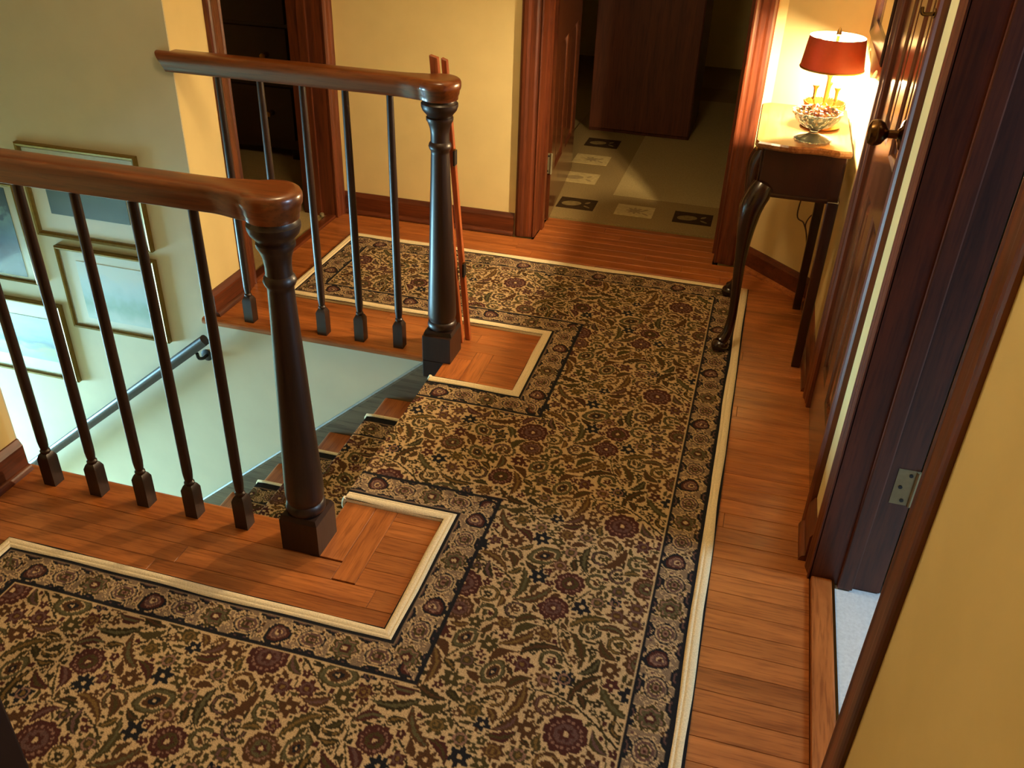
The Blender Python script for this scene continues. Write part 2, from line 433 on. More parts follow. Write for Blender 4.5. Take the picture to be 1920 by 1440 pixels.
leaf1 = panel_leaf(D1, fl, .735, 2.0, .035, M['doorleaf'])
hinge(D1, lambda s, o, z: tuple(Vector((hx, hy, z))-du*(o+.001)+dn*s), -.034, -.002, .215, .303)
hinge(D1, lambda s, o, z: tuple(Vector((hx, hy, z))-du*(o+.001)+dn*s), -.034, -.002, 1.70, 1.79)
# door_2: doorway in the left wall
D2 = structure('door_2', (XL, 3.0, 0))
casings(D2, lambda s, o, z: (XL+o, s, z), 2.642, 3.33, .084, .074, 2.03, M['trim'])
boxo('jamb', (XL-.145, XL+.002, 2.624, 2.642, .0, 2.03), M['trim'], D2)
boxo('jamb', (XL-.145, XL+.002, 3.33, 3.348, .0, 2.03), M['trim'], D2)
boxo('jamb', (XL-.145, XL+.002, 2.642, 3.33, 2.03, 2.05), M['trimY'], D2)
boxo('door_stop', (XL-.095, XL-.06, 3.318, 3.33, .0, 2.03), M['trim'], D2)
boxo('threshold', (XL-.035, XL+.002, 2.642, 3.33, -.016, .012), M['trimY'], D2, bev=.003)
boxo('strike_plate', (XL-.125, XL-.10, 3.3275, 3.3295, .88, .94), M['steel'], D2)
# little metal door stop foot at the threshold
bm = BM(); lathe(bm, [(.004, 0), (.010, .002), (.010, .014), (.005, .018)], (XL-.045, 3.29, .012), n=14)
mesh_obj('floor_stop', bm, M['steel'], D2, smooth=True)
# door_3: narrow closet door in the right wall
D3 = structure('door_3', (XR, 2.16, 0))
casings(D3, lambda s, o, z: (XR-o, s, z), 1.905, 2.42, .048, .078, 2.03, M['trim'])
boxo('jamb', (XR-.002, XB, 1.888, 1.905, 0, 2.03), M['trim'], D3)
boxo('jamb', (XR-.002, XB, 2.42, 2.437, 0, 2.03), M['trim'], D3)
boxo('jamb', (XR-.002, XB, 1.905, 2.42, 2.03, 2.05), M['trimY'], D3)
leaf3 = panel_leaf(D3, lambda u, d, z: (.284-d+.006, 1.908+u, z), .509, 2.02, .034, M['doorleaf'], cols=2, stile=.098, mull=.075)
knobz = .945
def knob(parent, x, y, z):
    bm = BM(); lathe(bm, [(.031, 0), (.031, .003), (.027, .006), (.016, .008), (.012, .012)], (0, 0, 0), 'X', 24); bmesh.ops.scale(bm, vec=(-1, 1, 1), verts=bm.verts)
    for v in bm.verts: v.co += Vector((x, y, z))
    o = mesh_obj('knob_rose', bm, M['bronze'], parent, smooth=True)
    bm = BM(); lathe(bm, [(.009, .010), (.0085, .030), (.013, .034), (.022, .040), (.0265, .050), (.027, .058), (.023, .066), (.013, .070), (.002, .071)], (0, 0, 0), 'X', 28)
    bmesh.ops.scale(bm, vec=(-1, 1, 1), verts=bm.verts)
    for v in bm.verts: v.co += Vector((x, y, z))
    mesh_obj('knob', bm, M['bronze'], parent, smooth=True)
knob(D3, .290, 1.985, knobz)
# small hook fixed on the closet casing
bm = BM(); tube(bm, catmull([(.276, 1.872, 1.196), (.258, 1.868, 1.194), (.250, 1.866, 1.196), (.248, 1.866, 1.206)], 5), .0035, 8)
lathe(bm, [(.009, 0), (.009, .002), (.004, .003)], (.271, 1.872, 1.196), 'X', 12)
mesh_obj('hook', bm, M['bronze'], D3, smooth=True)
# door_4: open doorway to the side room
D4 = structure('door_4', (XR, 1.37, 0))
fx = lambda s, o, z: (XR-o, s, z)
casings(D4, fx, 1.062, 1.664, .095, .056, 2.03, M['trim'], .56)
boxo('jamb', (XR-.002, .446, 1.044, 1.062, 0, 2.03), M['trim'], D4)
boxo('jamb', (XR-.002, .446, 1.664, 1.681, 0, 2.03), M['trim'], D4)
boxo('jamb', (XR-.002, .446, 1.062, 1.664, 2.03, 2.05), M['trimY'], D4)
boxo('door_stop', (.352, .386, 1.652, 1.664, 0, 2.03), M['trim'], D4, bev=.003)
boxo('door_stop', (.352, .386, 1.062, 1.074, 0, 2.03), M['trim'], D4, bev=.003)
boxo('threshold', (XR+.001, .340, 1.062, 1.664, -.016, .014), M['oakY'], D4, bev=.005)
boxo('metal_strip', (.340, .345, 1.062, 1.664, -.012, .012), M['brass'], D4)
panel_leaf(D4, lambda u, d, z: (.452+u, 1.668-d, z+.006), .57, 2.0, .034, M['doorleaf'], stile=.1)
for z0 in (.258, 1.66): hinge(D4, lambda s, o, z: (s, 1.664-o, z), .404, .441, z0, z0+.09)

# ------------------------------------------------------------------ stairs
st = thing('staircase', (-2.2, 1.9, -1.4), 'oak stairs descending from the landing between two walls', 'stairs')
for k in range(NST):
    xn = LAND-RUN*k               # nosing x of level k
    z = -RISE*k
    if k > 0:
        prof = [(xn+RUN+.0, z-.026), (xn+RUN+.0, z), (xn+.012, z)]
        for j in range(1, 7):
            a = math.pi*j/7; prof.append((xn+.012-.012*math.sin(a), z-.013+.013*math.cos(a)))
        prof.append((xn+.012, z-.026))
        mesh_obj('tread', extrude_profile(BM(), prof, lambda u, d, s: (u, s, d), YN+.021, YW-.021), M['oakY'], st)
    boxo('riser', (xn+.022, xn+.036, YN+.021, YW-.021, z-RISE, z-.0262 if k else -.017), M['oakY'], st)
def skirt(y0, y1):
    bm = BM(); sl = RISE/RUN
    top = lambda x: sl*(x-LAND)+.028
    xe = LAND-RUN*(NST-1)
    x0 = LAND+.004
    prof = [(x0, -.03), (x0-.055, top(x0-.055)), (xe, top(xe)), (xe, top(xe)-.40), (x0, -.36)]
    extrude_profile(bm, prof, lambda u, d, s: (u, s, d), y0, y1)
    o = mesh_obj('skirt_board', bm, M['skirt'], st)
    bm = BM(); ym = (y0+y1)/2; s = .012
    tube(bm, [(x0-.055, ym, top(x0-.055)+.002), (xe, ym, top(xe)+.002)], .0095, 8)
    mesh_obj('cap_moulding', bm, M['skirt'], o)
boxo('newel_drop', (NX-.047, NX+.047, RY_F-.060, YW-.0205, -.062, -.001), M['post'], st, bev=.002)
skirt(YW-.02, YW-.0005); skirt(YN+.0005, YN+.02)

# ------------------------------------------------------------------ railings
def rail_mesh(yc, xa, xb, mitre=False):
    """handrail along x, ending over the newel in a round cap"""
    hw, R = .031, .0605
    cx = NX
    ou = []                                    # half outline (x, half width)
    xs_ = [xa, (xa+cx)/2, cx-.16, cx-.12]
    for x in xs_: ou.append((x, hw))
    for k in range(1, 9):                      # concave shoulder
        t = k/8; x = cx-.12+t*.078; hh = hw+(R*.72-hw)*(t*t*(3-2*t)); ou.append((x, hh))
    a0 = math.acos(-.042/R)
    for k in range(1, 14):
        a = a0*(1-k/13); ou.append((cx+R*math.cos(a), R*math.sin(a)))
    up = [(x, yc+h) for x, h in ou]; dnl = [(x, yc-h) for x, h in ou[:-1]]
    line = up+dnl[::-1]
    n = len(line); nr = []
    for i in range(n):
        p, q = Vector(line[i-1]), Vector(line[(i+1) % n])
        if i == 0: t = Vector(line[1])-Vector(line[0])
        elif i == n-1: t = Vector(line[n-1])-Vector(line[n-2])
        else: t = q-p
        t.normalize(); nr.append(Vector((t.y, -t.x)))
    lay = [(.012, .812), (.009, .814), (.008, .824), (.0055, .828), (.0045, .838), (.001, .844), (0, .852), (.0005, .860), (.003, .866), (.008, .8695), (.015, .871), (.024, .8715)]
    bm = BM(); rings = []
    for d, z in lay:
        ring = []
        for i, (x, y_) in enumerate(line):
            o = nr[i]*d
            xx = x+o.x*(0 if i in (0, n-1) else -1)*-1
            xx, yy = x+o.x, y_+o.y
            if i in (0, n-1): xx = x
            if mitre and i in (0, n-1): xx = xa+(.8715-z)*.42
            ring.append(bm.verts.new((xx, yy, z)))
        rings.append(ring)
    for A, B in zip(rings[:-1], rings[1:]):
        for i in range(n): bm.faces.new((A[i], A[(i+1) % n], B[(i+1) % n], B[i]))
    bm.faces.new(rings[0][::-1]); bm.faces.new(rings[-1])
    return bm
def newel_bm(drop=False):
    bm = BM(); h = .047
    # square block with chamfered shoulders
    lay = [(h-.0, 0.0), (h, .088), (h-.005, .100)]
    rings = [[bm.verts.new((sx*r, sy*r, z)) for sx, sy in ((-1, -1), (1, -1), (1, 1), (-1, 1))] for r, z in lay]
    for A, B in zip(rings[:-1], rings[1:]):
        for i in range(4): bm.faces.new((A[i], A[(i+1) % 4], B[(i+1) % 4], B[i]))
    bm.faces.new(rings[0][::-1]); bm.faces.new(rings[-1])
    if drop: box(bm, -h, h, -.060, -.0455, .0, .088, bev=.002); 
    return bm
def shaft_bm():
    bm = BM()
    prof = [(.040, .098), (.0445, .103), (.046, .112), (.044, .122), (.040, .126), (.0425, .134), (.0445, .146), (.0435, .19), (.038, .33), (.033, .48), (.0285, .60), (.0268, .660),
            (.0268, .668), (.031, .674), (.0335, .682), (.031, .690), (.0268, .695), (.0265, .715), (.0285, .732), (.034, .748), (.0385, .756), (.0385, .763), (.034, .766), (.040, .774), (.048, .783), (.052, .794), (.052, .802), (.046, .808), (.045, .8125)]
    return lathe(bm, prof, n=40)
def baluster_bm():
    bm = BM(); h = .0165
    lay = [(h, 0), (h, .080), (h-.004, .090), (.010, .094)]
    rings = [[bm.verts.new((sx*r, sy*r, z)) for sx, sy in ((-1, -1), (1, -1), (1, 1), (-1, 1))] for r, z in lay]
    for A, B in zip(rings[:-1], rings[1:]):
        for i in range(4): bm.faces.new((A[i], A[(i+1) % 4], B[(i+1) % 4], B[i]))
    bm.faces.new(rings[0][::-1]); bm.faces.new(rings[-1])
    lathe(bm, [(.0095, .090), (.0125, .097), (.0125, .101), (.0095, .105), (.0108, .113), (.0122, .13), (.0125, .30), (.0118, .55), (.0100, .813)], n=16)
    return bm
newel_me = shaft_me = bal_me = None
def railing(yc, bxs, far):
    global bal_me, shaft_me
    t = thing('stair_railing', (NX, yc, 0), 'dark wood banister against the framed-picture wall, wooden slats propped at its newel' if far else
              'dark wood banister on the side of the stairwell opposite the framed pictures', 'railing')
    hr = mesh_obj('handrail', rail_mesh(yc, XL-.045 if far else XL+.001, NX, mitre=far), M['rail'], t, smooth=35)
    nb = mesh_obj('newel_post', newel_bm(far), M['post'], None, loc=(NX, yc, 0))
    adopt(nb, t)
    if shaft_me is None:
        s = mesh_obj('turned_shaft', shaft_bm(), M['post'], None, smooth=35); shaft_me = s.data
    else:
        s = bpy.data.objects.new('turned_shaft', shaft_me); COL.objects.link(s)
    s.parent = nb
    for x in bxs:
        if bal_me is None:
            b = mesh_obj('baluster', baluster_bm(), M['post'], None, smooth=35); bal_me = b.data
        else:
            b = bpy.data.objects.new('baluster', bal_me); COL.objects.link(b)
        b.location = (x, yc, 0); adopt(b, t)
railing(RY_N, (-1.578, -1.442, -1.306, -1.170, -1.034), False)
railing(RY_F, (-1.551, -1.414, -1.280, -1.146, -1.009), True)

# two wooden slats propped behind the far newel
def slat(parent, b, t, w, d):
    bm = BM(); b, t = Vector(b), Vector(t)
    q = [(-w, -d), (w, -d), (w, d), (-w, d)]
    A = [bm.verts.new(b+Vector((x, y_, 0))) for x, y_ in q]; B = [bm.verts.new(t+Vector((x, y_, (.006 if x < 0 else 0)))) for x, y_ in q]
    for i in range(4): bm.faces.new((A[i], A[(i+1) % 4], B[(i+1) % 4], B[i]))
    bm.faces.new(A[::-1]); bm.faces.new(B)
    bmesh.ops.bevel(bm, geom=bm.edges[:], offset=.0015, segments=1, affect='EDGES')
    return mesh_obj('slat', bm, M['stick'], parent)
g = thing('folded_gate', (-.83, 2.485, 0), 'reddish wooden slats of a folded gate propped against a newel', 'gate')
slat(g, (-.833, 2.466, .0), (-.908, 2.462, .903), .0125, .0085)
slat(g, (-.812, 2.492, .0), (-.886, 2.488, .892), .0085, .0085)
for zz in (.615, .255):
    f_ = zz/.9
    boxo('hinge', (-.806-.074*f_, -.800-.074*f_, 2.470, 2.494, zz-.022, zz+.022), M['black'], g, bev=.001)
    bm = BM(); tube(bm, [(-.805-.074*f_, 2.482, zz-.027), (-.805-.074*f_, 2.482, zz+.027)], .0045, 10); mesh_obj('hinge_pin', bm, M['brass'], g)

# handrail on the stairwell wall
hr = thing('wall_handrail', (-1.69, 2.31, -.06), 'slim dark handrail sloping down the stairwell wall below the pictures', 'handrail')
bm = BM()
d_ = Vector((-1, 0, -.815)).normalized(); p0 = Vector((-1.70, 2.305, -.066))
nrm = Vector((-.815, 0, 1)).normalized()
pr = [(-.013, -.019), (-.015, -.004), (-.017, .005), (-.013, .014), (-.005, .018), (.005, .018), (.013, .014), (.017, .005), (.015, -.004), (.013, -.019)]
extrude_profile(bm, pr, lambda u, d, s: tuple(p0+d_*s+Vector((0, u, 0))+nrm*d), 0, 2.6)
mesh_obj('rail', bm, M['post'], hr, smooth=50)
for s in (.07, 1.2, 2.3):
    q = p0+d_*s+nrm*-.022
    bm = BM(); tube(bm, catmull([q, q+Vector((0, .006, -.022)), q+Vector((0, .03, -.036)), q+Vector((0, .050, -.036))], 5), .006, 10)
    lathe(bm, [(.022, 0), (.022, -.003), (.012, -.006)], (q.x, YW-.0005, q.z-.036), 'Y', 18)
    mesh_obj('bracket', bm, M['black'], hr, smooth=True)

# ------------------------------------------------------------------ framed pictures
def art_mat(name, cols, seed, sc=(3, 3, 6), stretch=1.0):
    mt, nt, N, L, P = new_mat(name)
    tc = N.new('ShaderNodeTexCoord'); mp = N.new('ShaderNodeMapping'); mp.inputs['Location'].default_value = (seed, seed*2.3, seed*.7); mp.inputs['Scale'].default_value = sc
    L.new(tc.outputs['Generated'], mp.inputs['Vector'])
    nz = N.new('ShaderNodeTexNoise'); nz.inputs['Scale'].default_value = 1.6; nz.inputs['Detail'].default_value = 5
    L.new(mp.outputs[0], nz.inputs['Vector'])
    sx = N.new('ShaderNodeSeparateXYZ'); L.new(tc.outputs['Generated'], sx.inputs[0])
    ad = N.new('ShaderNodeMath'); ad.operation = 'MULTIPLY_ADD'; ad.inputs[1].default_value = .34*stretch
    L.new(nz.outputs['Fac'], ad.inputs[0]); L.new(sx.outputs['Z'], ad.inputs[2])
    cr = N.new('ShaderNodeValToRGB'); e = cr.color_ramp.elements
    e[0].position = cols[0][0]; e[0].color = cols[0][1]; e[1].position = cols[-1][0]; e[1].color = cols[-1][1]
    for p, c in cols[1:-1]:
        k = e.new(p); k.color = c
    L.new(ad.outputs[0], cr.inputs[0]); L.new(cr.outputs[0], P.inputs['Base Color']); P.inputs['Roughness'].default_value = .5
    return mt
def glass_mat():
    mt, nt, N, L, P = new_mat('picture_glass')
    tr = N.new('ShaderNodeBsdfTransparent'); gl = N.new('ShaderNodeBsdfGlossy'); gl.inputs['Roughness'].default_value = .08
    mx = N.new('ShaderNodeMixShader'); mx.inputs[0].default_value = .05
    L.new(tr.outputs[0], mx.inputs[1]); L.new(gl.outputs[0], mx.inputs[2])
    L.new(mx.outputs[0], N['Material Output'].inputs['Surface']); return mt
M['glass'] = glass_mat()
def picture(name, x0, x1, z0, z1, fw, mats, matw, label):
    """on the far stairwell wall, facing -y"""
    y_ = YW
    t = thing(name, ((x0+x1)/2, y_, z0), label, 'picture', 'framed pictures on the stairwell wall')
    bm = BM(); dep = .020
    lay = [(0, 0), (0, dep-.004), (.004, dep), (fw*.6, dep-.002), (fw, dep-.010), (fw, .004)]
    rings = [[bm.verts.new((x, y_-d, z)) for x, z in ((x0+i, z0+i), (x1-i, z0+i), (x1-i, z1-i), (x0+i, z1-i))] for i, d in lay]
    for A, B in zip(rings[:-1], rings[1:]):
        for i in range(4): bm.faces.new((A[i], A[(i+1) % 4], B[(i+1) % 4], B[i]))
    mesh_obj('frame', bm, M['gold'], t)
    boxo('mat_board', (x0+fw*.8, x1-fw*.8, y_-.0065, y_-.0025, z0+fw*.8, z1-fw*.8), M['mat'], t)
    l, r, b, tp = matw
    boxo('print', (x0+l, x1-r, y_-.0085, y_-.0065, z0+b, z1-tp), mats, t)
    boxo('glass', (x0+fw*.9, x1-fw*.9, y_-.0115, y_-.0098, z0+fw*.9, z1-fw*.9), M['glass'], t)
    return t
K = srgb
picture('framed_picture', -2.326, -1.874, .214, .538, .017, art_mat('print_dark', [(.15, K(46, 70, 78)), (.62, K(60, 88, 92)), (.86, K(84, 104, 96)), (.92, K(190, 190, 170)), (1.0, K(206, 208, 196))], 1.3), (.075, .07, .085, .07),
        'gold framed print of dark teal hills, highest on the stairwell wall')
picture('framed_picture', -2.272, -1.876, -.135, .182, .015, art_mat('print_pale', [(.2, K(190, 205, 200)), (.45, K(140, 175, 165)), (.65, K(170, 200, 205)), (.85, K(190, 210, 215)), (1.1, K(205, 215, 210))], 4.1, (4, 3, 3)), (.07, .045, .045, .05),
        'gold framed pale blue-green print hung just above the wall handrail')
picture('framed_picture', -2.76, -2.316, -.385, -.062, .015, art_mat('print_field', [(.2, K(150, 185, 170)), (.4, K(170, 185, 140)), (.55, K(90, 130, 150)), (.75, K(140, 180, 205)), (1.1, K(170, 200, 215))], 7.7), (.06, .06, .07, .07),
        'gold framed landscape print with green field, lowest on the stairwell wall')
picture('framed_picture', -2.76, -2.376, .012, .388, .015, art_mat('print_blue', [(.15, K(40, 58, 92)), (.5, K(52, 80, 112)), (.7, K(70, 110, 140)), (.95, K(110, 150, 165)), (1.1, K(60, 90, 120))], 2.9, (4, 4, 4), 1.5), (.022, .05, .022, .022),
        'gold framed deep blue print beside the print of dark hills')

# ------------------------------------------------------------------ carpet: pattern drawn by code into a colour attribute
rng = np.random.default_rng(11)
def lin(r, g, b): return np.array(srgb(r, g, b)[:3], dtype=np.float32)
CR = lin(190, 160, 116); MAR = lin(70, 38, 31); BRN = lin(78, 52, 31); OLV = lin(68, 58, 32); NAV = lin(32, 32, 34); MAU = lin(94, 68, 60)
GRN = lin(86, 79, 52); GLD = lin(112, 86, 46); TAU = lin(128, 106, 82); PNK = lin(134, 100, 82); DKO = lin(52, 44, 26)
def field_tile():
    T = .62; n = 310; px = T/n
    g_ = (np.arange(n)+.5)*px
    X, Y = np.meshgrid(g_, g_, indexing='ij')
    img = np.empty((n, n, 3), np.float32); img[:] = CR
    occ = np.zeros((n, n), bool)
    def loc(cx, cy, a=0):
        dx = (X-cx+T/2) % T-T/2; dy = (Y-cy+T/2) % T-T/2
        c, s = math.cos(a), math.sin(a)
        return dx*c+dy*s, -dx*s+dy*c
    # scrolling stems
    def stem(fx_, fy_, w, col, m=1100):
        for t in np.linspace(0, 1, m, endpoint=False):
            cx, cy = fx_(t) % T, fy_(t) % T
            i0, j0 = int(cx/px), int(cy/px); k = 4
            I = (np.arange(i0-k, i0+k+1)) % n; J = (np.arange(j0-k, j0+k+1)) % n
            dx = (g_[I]-cx+T/2) % T-T/2; dy = (g_[J]-cy+T/2) % T-T/2
            mk = (dx[:, None]**2+dy[None, :]**2) < (w/2)**2
            sub = img[np.ix_(I, J)]; sub[mk] = col; img[np.ix_(I, J)] = sub
            oc = occ[np.ix_(I, J)]; oc |= mk; occ[np.ix_(I, J)] = oc
    sn, cs, pi2 = math.sin, math.cos, 2*math.pi
    stem(lambda t: T*t, lambda t: .16+.085*sn(pi2*t), .0052, DKO)
    stem(lambda t: T*t, lambda t: .46-.085*sn(pi2*t+.6), .0052, DKO)
    stem(lambda t: .15+.08*sn(pi2*t+1.0), lambda t: T*t, .0045, OLV)
    stem(lambda t: .47+.08*sn(pi2*t+3.6), lambda t: T*t, .0045, OLV)
    for (cx, cy, r0, tw, ph) in ((.12, .30, .085, 1.5, 0), (.43, .30, .085, -1.5, 2), (.28, .02, .08, 1.4, 4), (.58, .55, .08, -1.4, 1), (.30, .47, .07, 1.5, 3)):
        stem(lambda t, cx=cx, r0=r0, tw=tw, ph=ph: cx+r0*(1-.75*t)*cs(ph+tw*pi2*t*.6), lambda t, cy=cy, r0=r0, tw=tw, ph=ph: cy+r0*(1-.75*t)*sn(ph+tw*pi2*t*.6), .0045, DKO, 500)
    def put(shape, cx, cy, a, gap):
        layers, reach = shape
        k = int(reach*1.25/px)+3; i0, j0 = int(cx/px), int(cy/px)
        I = np.arange(i0-k, i0+k+1); J = np.arange(j0-k, j0+k+1)
        dx = ((I+.5)*px-cx)[:, None]; dy = ((J+.5)*px-cy)[None, :]
        c, s = math.cos(a), math.sin(a)
        u, v = dx*c+dy*s, -dx*s+dy*c
        W_ = np.ix_(I % n, J % n)
        body = layers[0][0](u, v); oc = occ[W_]
        if (oc & body).sum() > body.sum()*gap: return False
        grow = body.copy()
        for s_ in ((1, 0), (-1, 0), (0, 1), (0, -1)): grow |= np.roll(body, s_, (0, 1))
        sub = img[W_]; sub[grow] = CR
        for f, cc in layers: sub[f(u, v)] = cc
        img[W_] = sub; occ[W_] = oc | grow
        return True
    def palmette(R, col, col2):
        rr = lambda u, v: np.hypot(u, v); th = lambda u, v: np.arctan2(v, u)
        out = lambda u, v: rr(u, v) < R*(.86+.14*np.abs(np.cos(5*th(u, v))))
        return ([(out, col), (lambda u, v: (rr(u, v) < R*.72) & (rr(u, v) > R*.60) & (np.cos(18*th(u, v)) > -.2), PNK), (lambda u, v: rr(u, v) < R*.50, col2),
                 (lambda u, v: rr(u, v) < R*.38*(.8+.2*np.cos(6*th(u, v))), MAR), (lambda u, v: rr(u, v) < R*.13, CR)], R)
    def oval(R):
        e = lambda u, v: np.hypot(u, v*1.45+.18*np.abs(u)*np.sign(v))
        return ([(lambda u, v: e(u, v) < R, OLV), (lambda u, v: e(u, v) < R*.86, GRN), (lambda u, v: e(u, v) < R*.62, CR), (lambda u, v: e(u, v) < R*.54, BRN), (lambda u, v: e(u, v) < R*.30, NAV), (lambda u, v: e(u, v) < R*.12, CR)], R)
    def rosette(R, k, col, c2=None):
        rr = lambda u, v: np.hypot(u, v); th = lambda u, v: np.arctan2(v, u)
        L_ = [(lambda u, v: rr(u, v) < R*(.80+.20*np.cos(k*th(u, v))), col)]
        if c2 is not None: L_.append((lambda u, v: (rr(u, v) < R*.55) & (rr(u, v) > R*.38), c2))
        L_.append((lambda u, v: rr(u, v) < R*.20, CR if c2 is None else GLD))
        return (L_, R)
    def leaf(Ln, W, bend, col, c2, ser=0):
        def f(u, v, k=1.0):
            t = u/Ln+.5; c = bend*(1-(2*t-1)**2)
            w_ = W*np.clip(np.sin(np.pi*np.clip(t, 0, 1)**.8), 0, 1)*k
            if ser: w_ = w_*(.82+.18*np.cos(ser*np.pi*2*t))
            return (np.abs(v-c) < w_/2) & (t > 0) & (t < 1)
        return ([(lambda u, v: f(u, v), col), (lambda u, v: f(u, v, .30), c2)], Ln/2)
    def curl(R, col, c2):
        rr = lambda u, v: np.hypot(u, v); th = lambda u, v: np.arctan2(v, u)
        arc = lambda u, v, a_, b_: (rr(u, v) < R*a_) & (rr(u, v) > R*b_) & (th(u, v) > -1.9)
        return ([(lambda u, v: arc(u, v, 1.0, .62), col), (lambda u, v: arc(u, v, .86, .74), c2), (lambda u, v: np.hypot(u-.0*R, v) < R*.36, col), (lambda u, v: np.hypot(u, v) < R*.14, c2)], R)
    def bud(R, col): return ([(lambda u, v: np.hypot(u, v*1.3) < R, col)], R)
    def fill(mk, tries, want, gap):
        got = 0
        for _ in range(tries):
            if put(mk(), rng.uniform(0, T), rng.uniform(0, T), rng.uniform(0, 6.28), gap):
                got += 1
                if got >= want: break
    ch = lambda *a: a[int(rng.integers(len(a)))]
    for cx, cy in ((.155, .16), (.465, .46)): put(palmette(.046, MAR, MAU), cx, cy, rng.uniform(0, 6), 1)
    for cx, cy in ((.31, .30), (.0, .46)): put(oval(.045), cx, cy, rng.uniform(0, 6), 1)
    fill(lambda: palmette(.036, ch(BRN, MAR), ch(GRN, MAU, OLV)), 300, 7, .15)
    fill(lambda: oval(.036), 300, 5, .15)
    fill(lambda: leaf(.110, .030, .018, ch(BRN, OLV, DKO), ch(GLD, GRN, BRN), 8), 1500, 20, .14)
    fill(lambda: rosette(.025, ch(6, 8), ch(MAR, BRN, NAV, OLV, BRN), ch(PNK, MAU, GLD, None)), 3000, 46, .10)
    fill(lambda: curl(.026, ch(OLV, BRN, DKO), ch(GLD, MAU, GRN)), 2500, 30, .10)
    fill(lambda: leaf(.066, .023, .013, ch(OLV, BRN, MAR, DKO), ch(BRN, GRN, MAU, OLV)), 5000, 80, .10)
    fill(lambda: rosette(.019, ch(5, 6), ch(MAR, BRN, OLV, NAV, DKO), ch(None, PNK, MAU)), 8000, 150, .10)
    fill(lambda: leaf(.044, .018, .006, ch(OLV, BRN, DKO), ch(OLV, GLD, BRN)), 9000, 260, .10)
    fill(lambda: rosette(.0125, 5, ch(MAR, BRN, OLV, DKO)), 9000, 300, .10)
    fill(lambda: leaf(.030, .011, .003, ch(OLV, BRN, DKO), ch(OLV, BRN)), 9000, 400, .10)
    fill(lambda: bud(.0070, ch(MAR, BRN, OLV, DKO)), 6000, 400, .12)
    fill(lambda: bud(.0046, ch(BRN, OLV, DKO)), 6000, 300, .08)
    return img, T, px
def border_tile():
    Ls, W = .30, .088; px = .002; n, k = int(Ls/px), int(W/px)
    S, D = np.meshgrid((np.arange(n)+.5)*px, (np.arange(k)+.5)*px, indexing='ij')
    img = np.empty((n, k, 3), np.float32); img[:] = TAU
    def loc(cs_): return (S-cs_+Ls/2) % Ls-Ls/2
    r2 = np.random.default_rng(5)
    # scalloped vine along the two margins
    for c in (.0, .075, .15, .225):
        for side, off in ((0, 0), (1, .0375)):
            uu = loc(c+off); vv = (W-D) if side else D
            e = np.hypot(uu*.62, vv-.002)
            img[e < .0190] = CR; img[e < .0172] = NAV; img[e < .0110] = MAU; img[e < .0085] = NAV; img[e < .004] = GRN
    # fine cream and dark tracery between the medallions
    for _ in range(150):
        s0, d0, r = r2.uniform(0, Ls), r2.uniform(.016, W-.016), r2.uniform(.0035, .0065)
        e = np.hypot(loc(s0), D-d0)
        img[e < r] = CR; img[e < r-.0019] = [OLV, MAU, BRN, NAV, TAU][int(r2.integers(5))]
    for c, typ in ((.0375, 0), (.1125, 1), (.1875, 0), (.2625, 2)):
        u = loc(c); v = D-W*.5; rr = np.hypot(u, v); th = np.arctan2(v, u)
        if typ == 0:
            e = np.hypot(u*1.06, v*1.30)
            for R, col in ((.0345, CR), (.0322, NAV), (.0285, TAU), (.0258, CR), (.0235, MAU), (.0165, CR), (.0148, OLV), (.009, PNK), (.0045, MAR)): img[e < R] = col
        elif typ == 1:
            R = .034*(.78+.22*np.cos(th-math.pi/2))*(1+.10*np.cos(3*th))
            for f, col in ((1.12, CR), (1.03, NAV), (.82, MAR), (.60, PNK), (.50, MAU), (.28, CR), (.18, MAR)): img[rr < R*f] = col
        else:
            R = .032*(.88+.12*np.cos(7*th))
            for f, col in ((1.12, CR), (1.03, OLV), (.80, PNK), (.70, GRN), (.42, MAR), (.2, CR)): img[rr < R*f] = col
    img[D < .0065] = NAV; img[D > W-.0075] = NAV
    img[(D > .0065) & (D < .0085)] = TAU
    return img, Ls, W, px
FT, FTT, FPXL = field_tile()
BT, BLS, BW, BPX = border_tile()
